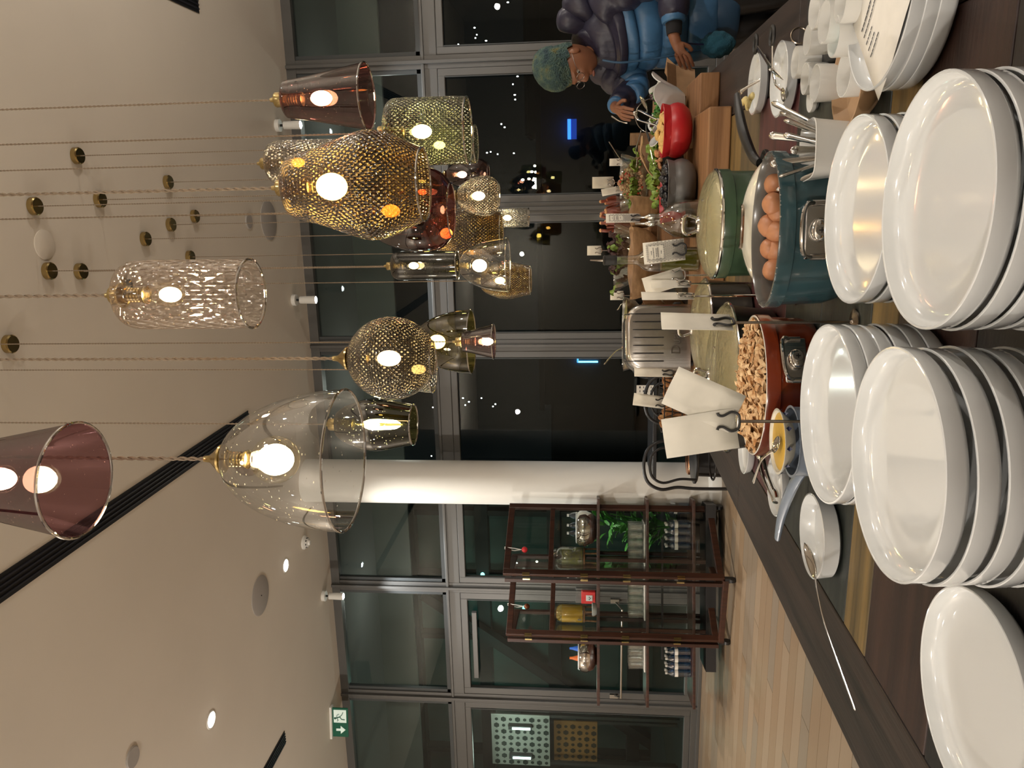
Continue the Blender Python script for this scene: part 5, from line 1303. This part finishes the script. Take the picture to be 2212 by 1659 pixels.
# rear shelf unit, parallel to the picture
e0 = Vector((-3.10, 7.50)); e1 = Vector((-5.12, 6.98)); us = (e1-e0).normalized(); ns = Vector((us.y, -us.x))
if ns.y > 0: ns = -ns
Ls = (e1-e0).length
shz = [.32, .78, 1.27]
cabs = bpy.data.objects.new('shelf_unit', None); COL.objects.link(cabs); cabs.parent = cab; cabs.location = Vector((e0.x, e0.y, 0))-c0; cabs.rotation_euler.z = math.atan2(us.y, us.x)
for z in shz: MB().box((Ls/2, 0, z-.014), (Ls, .42, .028)).build('shelf', ww, cabs, smooth=False, bevel=.003)
MB().box((Ls*.42, 0, .14), (Ls*.80, .40, .10)).build('plinth', 'black', cabs, smooth=False)
for x in (.62, 1.32):
    for y in (-.17, .17): MB().box((x, y, .68), (.035, .035, 1.16)).build('post', ww, cabs, smooth=False)
MB().box((Ls/2, 0, .60), (Ls*.6, .03, .02)).build('stretcher', 'black', cabs, smooth=False)
wbeam('base_rail', (A.x, A.y, .09), (Bp.x, Bp.y, .09), .05, .05, cab)
for P in (A, Bp, A+dr*L1, Bp+dr*L1):
    q = Vector((P.x, P.y, 0))-c0
    w_ = MB(); w_.cyl(q+Vector((-.015, 0, .035)), q+Vector((.015, 0, .035)), .035, n=18); w_.box(q+Vector((0, 0, .075)), (.045, .045, .05)); w_.build('castor', 'black', cab)
def onshelf(s_, k, off=0): p = e0+us*s_+ns*off; return Vector((p.x, p.y, shz[k]+.001))
def local_s(x, y):       # position along the shelf under a picture point
    best = min(range(0, 201), key=lambda i: abs((lambda w: (829.5-y)-(w.dot(RV)/w.dot(FV))*FPX)(Vector((e0.x+us.x*Ls*i/200, e0.y+us.y*Ls*i/200, -.3)))))
    return Ls*best/200
# water bottles
wbm = thin_glass('blue_water_bottle', (.45, .62, .78), rough=.08, base=.14, edge=.6)
wb = thing('water_bottle', 'clear plastic water bottle with white label and cap', 'bottle', (0, 0, 0), 0, 'water bottles on the cabinet shelves')
MB().lathe([(0, 0), (.030, 0), (.036, .006)]+[(.034+.002*(i % 2), .012+.012*i) for i in range(9)]+[(.036, .125), (.036, .165), (.033, .19), (.022, .215), (.013, .228), (.013, .236)], 24).build('bottle', wbm, wb)
MB().lathe([(.0365, .128), (.0365, .162)], 24).build('label', 'paperw', wb); MB().lathe([(0, .255), (.0145, .255), (.0145, .234), (0, .234)][::-1], 16).build('cap', 'white', wb)
kids(wb); first = True
def put(proto, p, rz=0, label=None):
    global first
    o = dup(proto, None, p, rz, label); return o
protos = [wb]
for (xa_, xb_, k, rows, lb) in ((1175, 1130, 0, 2, 'on the lowest shelf under the plant'), (1445, 1398, 0, 2, 'on the lowest shelf at the left end')):
    s0, s1 = sorted((local_s(0, xa_), local_s(0, xb_))); n_b = max(3, round((s1-s0)/.076))
    for i in range(n_b+1):
        for r in range(rows): put(wb, onshelf(s0+(s1-s0)*i/n_b, k, .06-.085*r), rnd.uniform(0, 3), 'clear water bottle in the pack ' + lb)
for i, y in enumerate((1118, 1140, 1158)):
    put(wb, onshelf(local_s(0, y), 2, -.10)+Vector((0, 0, .055)), 0, 'clear water bottle standing in the round steel bowl at the right')
cs = thing('drink_bottle', 'small bottle with an orange or blue label in the left steel bowl', 'bottle', onshelf(local_s(0, 1422), 2, .02)+Vector((0, 0, .06)), 0, 'juice bottles in the left steel bowl')
cols = [mat('orange_label', (.65, .15, .03), .5), mat('blue_label', (.03, .14, .60), .5)]
MB().lathe([(0, 0), (.030, 0), (.032, .06), (.026, .10), (.028, .14), (.014, .19), (.012, .22), (0, .22)], 20).build('bottle', cols[0], cs)
kids(cs)
t = dup(cs, None, onshelf(local_s(0, 1404), 2, .0)+Vector((0, 0, .06)), 0); ch_ = KIDS[t.name][0]; ch_.data = ch_.data.copy(); ch_.data.materials.clear(); ch_.data.materials.append(cols[1])
# remove the unplaced prototype by placing it
wb.location = onshelf(local_s(0, 1100), 0, .0); wb['label'] = 'single clear water bottle at the right end of the lowest shelf'
def steelbowl(label, p, R):
    t = thing('steel_bowl', label, 'bowl', p)
    MB().lathe([(0, 0), (R*.5, 0), (R*.82, R*.22), (R, R*.62), (R*.97, R*.95), (R*.82, R*1.12), (R*.80, R*1.12), (R*.94, R*.92), (R*.96, R*.62), (R*.78, R*.25), (0, R*.05)], 44).build('bowl', 'chrome', t)
    MB().torus((0, 0, R*1.12), R*.81, .008, 40, 8).build('rim', 'porcelain', t)
steelbowl('round polished bowl with water bottles, on the top shelf at the right', onshelf(local_s(0, 1142), 2, 0), .185)
steelbowl('round polished bowl with juice bottles, on the top shelf at the left end', onshelf(local_s(0, 1418), 2, 0), .165)
# packs of glasses
for y0, y1, lb in ((1135, 1205, 'right'), (1258, 1320, 'middle'), (1388, 1430, 'left')):
    s0, s1 = local_s(0, y0), local_s(0, y1); n_g = max(3, round(abs(s1-s0)/.08)); gpt = None
    tr_ = thing('glass_tray', 'shallow white tray under the %s group of glasses' % lb, 'tray', onshelf((s0+s1)/2, 1), math.atan2(us.y, us.x))
    MB().box((0, 0, .008), (abs(s1-s0)+.09, .30, .014)).build('tray', 'paperw', tr_, smooth=False, bevel=.003)
    for i in range(n_g+1):
        for r in range(3):
            p = onshelf(s0+(s1-s0)*i/n_g, 1, -.09+.085*r)+Vector((0, 0, .017))
            if gpt is None:
                gpt = thing('drinking_glass', 'clear ribbed drinking glass in the %s group on the middle shelf' % lb, 'glass', p, 0, 'drinking glasses, %s group' % lb)
                MB().lathe([(0, .004), (.028, 0), (.032, .004), (.035, .05), (.037, .055), (.036, .10), (.038, .105), (.038, .15), (.035, .15), (.033, .01)], 20).build('glass', 'tumbler', gpt); kids(gpt)
            else: dup(gpt, None, p)
# drink dispensers on wooden stands
def dispenser(label, p, m, lidm):
    t = thing('drink_dispenser', label, 'drink dispenser', p)
    for k in range(4):
        a = PI/4+k*PI/2; MB().tube([(.075*math.cos(a), .075*math.sin(a), .0), (.070*math.cos(a), .070*math.sin(a), .13)], .010, 8).build('stand_leg', 'block', t)
    MB().lathe([(0, .12), (.085, .12), (.088, .125), (.088, .138), (0, .138)], 32).build('stand_top', 'block', t)
    MB().lathe([(0, .14), (.088, .14), (.094, .15), (.094, .37), (.085, .40), (.062, .42), (.060, .455)], 36).build('jar', 'glass', t)
    MB().lathe([(0, .145), (.088, .145), (.090, .15), (.090, .36), (0, .36)], 36).build('drink', m, t)
    MB().torus((0, 0, .455), .062, .007, 32, 8).build('seal_ring', lidm, t)
    MB().lathe([(.0, .485), (.05, .482), (.062, .465), (.060, .458)][::-1], 32).build('lid', 'glass', t)
    MB().cyl((0, -.09, .175), (0, -.125, .175), .009, n=10).cyl((0, -.12, .195), (0, -.12, .155), .008, n=10).build('tap', 'chrome', t)
jm = mat('orange_juice', (.92, .52, .02), .35); cm_ = mat('cucumber_water', (.20, .19, .13), .35, col2=(.30, .30, .06), vscale=25)
dispenser('drink dispenser of orange juice on a wooden stand, in the middle of the cabinet', onshelf(local_s(0, 1330), 2, -.03), jm, mat('orange_seal', (.75, .22, .06), .5))
dispenser('drink dispenser of pale water with slices on a wooden stand, right part of the cabinet', onshelf(local_s(0, 1203), 2, -.03), cm_, bpy.data.materials['orange_seal'])
t = thing('white_pot', 'small white round pot beside the orange juice dispenser', 'pot', onshelf(local_s(0, 1310), 2, .13)); MB().lathe([(0, 0), (.05, 0), (.065, .02), (.07, .045), (.06, .05), (0, .045)], 28).build('pot', 'porcelain', t)
# christmas baubles on the top rails
for k, (P, fr, m, lb) in enumerate(((A, .36, mat('red_bauble', (.60, .02, .03), .15, coat=.5), 'red'), (Bp, .40, mat('brown_bauble', (.16, .05, .02), .12, .6), 'brown metallic'))):
    q = P+dr*L1*fr; t = thing('bauble', 'small %s bauble hanging on a white ribbon from the cabinet top rail' % lb, 'bauble', (q.x, q.y-.03, H-.19))
    MB().ball((0, 0, 0), .030, 20, 14).build('ball', m, t)
    MB().tube([(0, 0, .03), (-.012, .0, .10), (-.008, .03, .20), (.008, .03, .20), (.012, 0, .10), (0, 0, .032)], .004, 6).build('ribbon', 'white', t)
# plant behind the cabinet
t = thing('potted_palm', 'large green leafy potted plant between the column and the cabinet', 'plant', (-3.62, 7.95, 0))
MB().lathe([(0, 0), (.14, 0), (.18, .36), (.165, .36), (.15, .30), (0, .30)], 32).build('pot', 'black', t)
for k in range(9):
    a = rnd.uniform(0, 2*PI); MB().tube(smoothpath([(0, 0, .3), (.06*math.cos(a), .06*math.sin(a), .7), (.12*math.cos(a), .10*math.sin(a), rnd.uniform(.9, 1.15))], 4), .007, 6).build('stem', 'leaf', t)
for k in range(120):
    a = rnd.uniform(0, 2*PI); r = rnd.uniform(0, .22); L = rnd.uniform(.12, .24)
    leafmesh(L, .028, .4, MT['leaf'], t, (r*math.cos(a), r*math.sin(a)*.5, rnd.uniform(.35, 1.22)), (rnd.uniform(-.5, .5), rnd.uniform(-.9, .3), a+rnd.uniform(-.6, .6)))
# fire alarm on the mullion behind the cabinet
t = thing('fire_alarm_box', 'red fire alarm call point on a grey plate on the window post', 'alarm', (-4.66, WY-.07, 1.35))
MB().box((0, .0, .03), (.19, .012, .24)).build('back_plate', 'alu', t, smooth=False, bevel=.003)
MB().box((0, -.03, 0), (.155, .05, .165)).build('housing', mat('alarm_red', (.60, .02, .02), .4), t, bevel=.006)
MB().box((0, -.058, -.01), (.075, .006, .075)).build('button_panel', 'porcelain', t, bevel=.003)
for a in ((-.014, 0), (.014, 0), (0, -.012)): MB().box((a[0], -.062, -.01+a[1]), (.012, .002, .010)).build('mark', 'black', t, smooth=False)

# ================================================================== BISTRO TABLE AND CHAIR
t = thing('bistro_table', 'small black-topped table in front of the column', 'table', (-2.15, 7.22, 0))
MB().box((0, 0, .745), (1.08, .60, .035), .12).build('table_top', 'black', t, bevel=.004)
MB().cyl((0, 0, .03), (0, 0, .73), .035).build('column_leg', 'black', t); MB().lathe([(0, .04), (.22, .02), (.24, 0), (0, 0)][::-1], 32).build('foot', 'black', t)
def bent_chair(label, loc, rz):
    t = thing('bentwood_chair', label, 'chair', loc, rz, None)
    MB().tube(smoothpath([(-.20, 0, 0), (-.20, -.02, .45), (-.19, -.02, .62), (-.205, -.04, .76), (-.14, -.05, .87), (0, -.055, .905), (.14, -.05, .87), (.205, -.04, .76), (.19, -.02, .62), (.20, -.02, .45), (.20, 0, 0)], 6), .014, 10).build('back_hoop', 'black', t)
    MB().tube(smoothpath([(-.13, -.0, .46), (-.12, -.02, .60), (-.15, -.035, .74), (-.10, -.045, .83), (0, -.05, .855), (.10, -.045, .83), (.15, -.035, .74), (.12, -.02, .60), (.13, 0, .46)], 6), .011, 10).build('inner_hoop', 'black', t)
    MB().lathe([(0, .44), (.19, .44), (.205, .45), (.205, .465), (.18, .475), (0, .468)], 40, c=(0, .20, 0)).build('seat', 'black', t)
    MB().torus((0, .20, .30), .17, .009, 36, 8).build('ring_stretcher', 'black', t)
    for x in (-.16, .16): MB().tube([(x, .34, .44), (x*1.15, .38, 0)], .015, 8).build('leg', 'black', t)
    return t
bent_chair('black bentwood chair nearest the column, its hooped back towards the buffet', (-2.26, 6.18, 0), math.radians(8))
bent_chair('black bentwood chair right of the first, half hidden by the bread basket', (-1.70, 6.22, 0), math.radians(4))
bent_chair('black bentwood chair on the window side of the small table', (-1.75, 7.98, 0), math.radians(185))
t = thing('copper_stool', 'small black stool with a copper coloured side beside the chair', 'stool', (-2.44, 6.74, 0))
MB().lathe([(0, .0), (.14, 0), (.12, .38), (0, .38)], 28).build('body', 'black', t); MB().lathe([(.118, .38), (.115, .46), (.10, .47), (0, .47)], 28).build('copper_band', 'copper', t)
bq = at(1390, 845, Y=6.9)
t = thing('menu_brochure', 'small printed brochure standing on the black table', 'brochure', (bq.x, 6.9, .764), .1)
MB().box((0, 0, .08), (.11, .004, .155)).build('sheet', 'paperw', t, smooth=False)
pr = MB()
for i in range(3):
    for j in range(4): pr.box((-.036+.036*i, -.003, .025+.034*j), (.018, .001, .014 if (i+j) % 2 else .006))
pr.build('print', 'ink', t, smooth=False)

# ================================================================== OUTSIDE
def glow(name, label, pts, r, m, cat='lights'):
    b = MB()
    for p in pts: b.ball(p, (r, r, r*rnd.uniform(1.0, 1.6)), 6, 4)
    return tag(b.build(name, m), label, cat, kind='stuff')
bm_ = mat('dark_facade', (.03, .035, .04), .8, var=.3, vscale=.3)
def light_cluster(label, pts, r):  # trunk and branches are made up to carry the glowing dots
    cx_ = sum(p.x for p in pts)/len(pts); cz_ = sum(p.z for p in pts)/len(pts); t = thing('light_cluster', label, 'tree', (cx_, 40, -3.05))
    o = Vector(t.location); MB().tube([(0, 0, 0), (0, 0, cz_+2.4), (0, 0, cz_+3.3)], [.16, .09, .03], 8).build('trunk', 'walnut', t)
    br = MB()
    for p in pts: br.tube([(0, 0, cz_+2.6), p-o], [.03, .008], 4)
    tag(br.build('branches', 'walnut', t), kind='stuff'); b = MB()
    for p in pts: b.ball(p-o+Vector((0, -.1, 0)), (r, r, r*rnd.uniform(1, 1.6)), 6, 4)
    tag(b.build('lights', warmc, t), kind='stuff')
city = emis('city_lamp', (.95, .98, 1), 14); warmc = emis('warm_cluster_glow', (1, .90, .70), 12); bluel = emis('blue_neon', (.03, .16, 1.0), 2.2); teall = emis('teal_light', (.25, .9, .85), 3)
pts = [at(x, y, Y=45) for x, y in [(955, 20), (1025, 60), (1030, 75), (1027, 82), (1050, 88), (990, 96), (1108, 182), (1112, 205), (1113, 215), (1118, 165), (1110, 331), (1052, 330), (1083, 268), (1090, 275), (1097, 5), (1060, 328), (1075, 333), (1240, 600), (1245, 610),
       (1252, 512), (1258, 512), (1252, 522), (1258, 522), (1276, 527), (1276, 533), (1250, 640), (1256, 640), (1250, 650), (1256, 650), (1250, 659), (1256, 659), (1250, 669), (1276, 672), (1277, 690), (1000, 860), (1005, 875), (1013, 868), (1040, 860), (935, 880), (932, 985),
       (1070, 873), (1065, 878), (1275, 783), (1277, 800), (1277, 812), (1276, 826), (1235, 838), (1238, 842), (1170, 1400), (1165, 1470), (1420, 112), (1395, 270)]]
glow('city_lights', 'scattered white street lights in the dark city beyond the windows', pts, .036, city)
pts = [at(1182+rnd.gauss(0, 17), 392+rnd.gauss(0, 13), Y=40) for _ in range(110)]  # dots imitate a bright light cluster reflected in the window
light_cluster('dense cluster of sparkling reflected lights on a made-up bare tree outside', pts, .055)
pts = [at(1195+rnd.gauss(0, 10), 495+rnd.gauss(0, 6), Y=40) for _ in range(12)]+[at(1200, 560, Y=40), at(1205, 572, Y=40)]
light_cluster('smaller cluster of lights on a made-up tree outside, left of the dense one', pts, .045)
t = thing('city_building', 'dark shop building outside that carries the blue window', 'building', (0, 33.17, -3)); MB().box((0, 0, 3.0), (17, 6, 6.0)).build('walls', bm_, t, smooth=False); MB().box((0, 0, 6.1), (17.4, 6.3, .2)).build('roof', bm_, t, smooth=False)
for (x0, y0, x1, y1, lb) in ((1226, 258, 1246, 300, 'blue glowing shop window outside'), (1247, 775, 1249, 782, 'blue neon stroke outside behind the toaster')):
    a = at(x0, y0, Y=30); b2 = at(x1, y1, Y=30); w, h = abs(a.x-b2.x), abs(a.z-b2.z)
    t = thing('neon_sign', lb, 'sign', ((a.x+b2.x)/2, 30, (a.z+b2.z)/2)); MB().box((0, 0, h*.32), (w, .3, h*.36)).build('light_strip', bluel, t, smooth=False)
    MB().box((0, .02, -h*.18), (w, .3, h*.60)).build('panel', mat('blue_sign_panel', (.01, .04, .25), .5, emit=(.01, .06, .5), estr=.5), t, smooth=False)
a = at(1248, 783, Y=30); b2 = at(1290, 785, Y=30)
t = thing('neon_sign', 'thin light blue neon line outside between the window posts', 'sign', (a.x, 30.12, a.z)); MB().box((0, 0, -.4), (.05, .05, .8)).box((.06, 0, 0), (.16, .05, .05)).build('tube', emis('light_blue_neon', (.1, .5, 1), 6), t, smooth=False)
for i, (x, y, w, h) in enumerate(((-24, 66, 16, 4.0), (-4, 64, 12, 2.8), (9, 62, 10, 5.5), (24, 66, 14, 3.6))):
    t = thing('city_building', 'dark low building on the horizon, ' + ['far left', 'middle left', 'behind the person', 'far right'][i], 'building', (x, y, -3)); MB().box((0, 0, (h+3)/2), (w, 6, h+3)).build('walls', bm_, t, smooth=False)
    MB().box((0, 0, h+3.1), (w+.3, 6.3, .2)).build('roof', bm_, t, smooth=False)
struct('ground', MB().box((0, 60, -3.1), (160, 100, .1)), mat('night_ground', (.02, .022, .022), .9), 'dark ground beyond the terrace', 'ground')
# neighbouring wing with teal-lit glazing at the left
tealw = mat('teal_wall', (.10, .17, .155), .7, var=.3, vscale=.7); dkf = mat('wing_frame', (.02, .025, .026), .5)
wg = thing('neighbouring_wing', 'greenish-lit glazed wing of the building outside at the left, with dark floor beams', 'building', (-11.2, 15.5, 0))
MB().box((0, 0, 3.0), (9.5, .2, 7.2)).build('wall', tealw, wg, smooth=False)
for z in (.3, 2.05, 3.6, 5.2): MB().box((0, -.25, z), (9.5, .35, .28)).build('floor_beam', dkf, wg, smooth=False)
for k in range(7): MB().box((-4.5+1.5*k, -.2, 3.0), (.12, .25, 7.2)).build('post', dkf, wg, smooth=False)
MB().box((.8, -.6, 2.2), (.22, .22, 6.6), rot=rot3(0, .62, 0)).build('diagonal_brace', dkf, wg, smooth=False)
for k, (x, z) in enumerate(((1.9, 3.9), (2.3, 2.7), (3.1, 3.6))):
    MB().ball((x, -.4, z), (.07, .07, .05), 10, 6).build('lamp', teall, wg)
light('wing_fill', 'POINT', (-9.6, 13.2, 3.2), 22, (.55, 1, .85), size=.3)  # added light with no seen lamp, to tint the wing green
# perforated screens in the next room, seen through the leftmost glass
def perf(name, label, x0, y0, x1, y1, Yd, c1, c2):
    a = at(x0, y0, Y=Yd); b2 = at(x1, y1, Y=Yd); w, h = abs(a.x-b2.x), abs(a.z-b2.z)
    t = thing(name, label, 'screen', ((a.x+b2.x)/2, Yd, (a.z+b2.z)/2))
    s = .11; nx, nz = int(w/s), int(h/s); m = mat(name+c1[3], c1[:3], .6)
    MB().box((0, .05, 0), (w, .02, h)).build('sheet', m, t, smooth=False)
    for x in (-w/2+.03, w/2-.03): MB().box((x, .09, (-.05-(a.z+b2.z)/2)/2), (.05, .05, (a.z+b2.z)/2+.05)).build('post', 'alud', t, smooth=False)
    hb = MB()
    for i in range(nx):
        for j in range(nz):
            c = Vector((-w/2+s*(i+.5), .035, -h/2+s*(j+.5))); r = s*(.26+.16*((i+j) % 2))
            hb.add([c+Vector((r*math.cos(q*PI/3), 0, r*math.sin(q*PI/3))) for q in range(6)], [tuple(range(6))])
    if label.startswith('white'):
        for i, x in enumerate((-w*.28, w*.30)):
            MB().cyl((x, -.05, -.16), (x, -.05, .12), .016).build('tube_lamp', emis('tube_glow%d' % i, (.8, 1, .95), 4), t); MB().box((x, .0, 0), (.06, .08, .36)).build('lamp_housing', 'alud', t, smooth=False)
    tag(hb.build('perforation', mat(name+'_hole'+c1[3], c2, .8), t, smooth=False), kind='stuff')
perf('perforated_screen', 'white perforated screen outside the far left window', 1060, 1545, 1188, 1659, 10.2, (.52, .54, .50, '_white'), (.03, .05, .045))
perf('perforated_screen', 'orange perforated screen below the white one outside the far left window', 1196, 1560, 1290, 1659, 10.45, (.42, .20, .06, '_orange'), (.06, .04, .02))
light('screen_light', 'POINT', (-7.9, 9.5, 2.5), 9, (.9, 1, .9), size=.2)
# radiator-like floor convector and carved wooden crate at the right wall base
t = thing('wooden_chest', 'pale wooden chest with carved rings beyond the person at the right', 'chest', (1.75, 6.9, 0))
MB().box((0, 0, .16), (.9, .5, .32)).build('body', 'block', t, smooth=False, bevel=.01)
for x in (-.28, 0, .28): MB().torus((x, -.252, .16), .07, .006, 28, 6, rot=rot3(PI/2, 0, 0)).build('carved_ring', 'blackmatt', t)
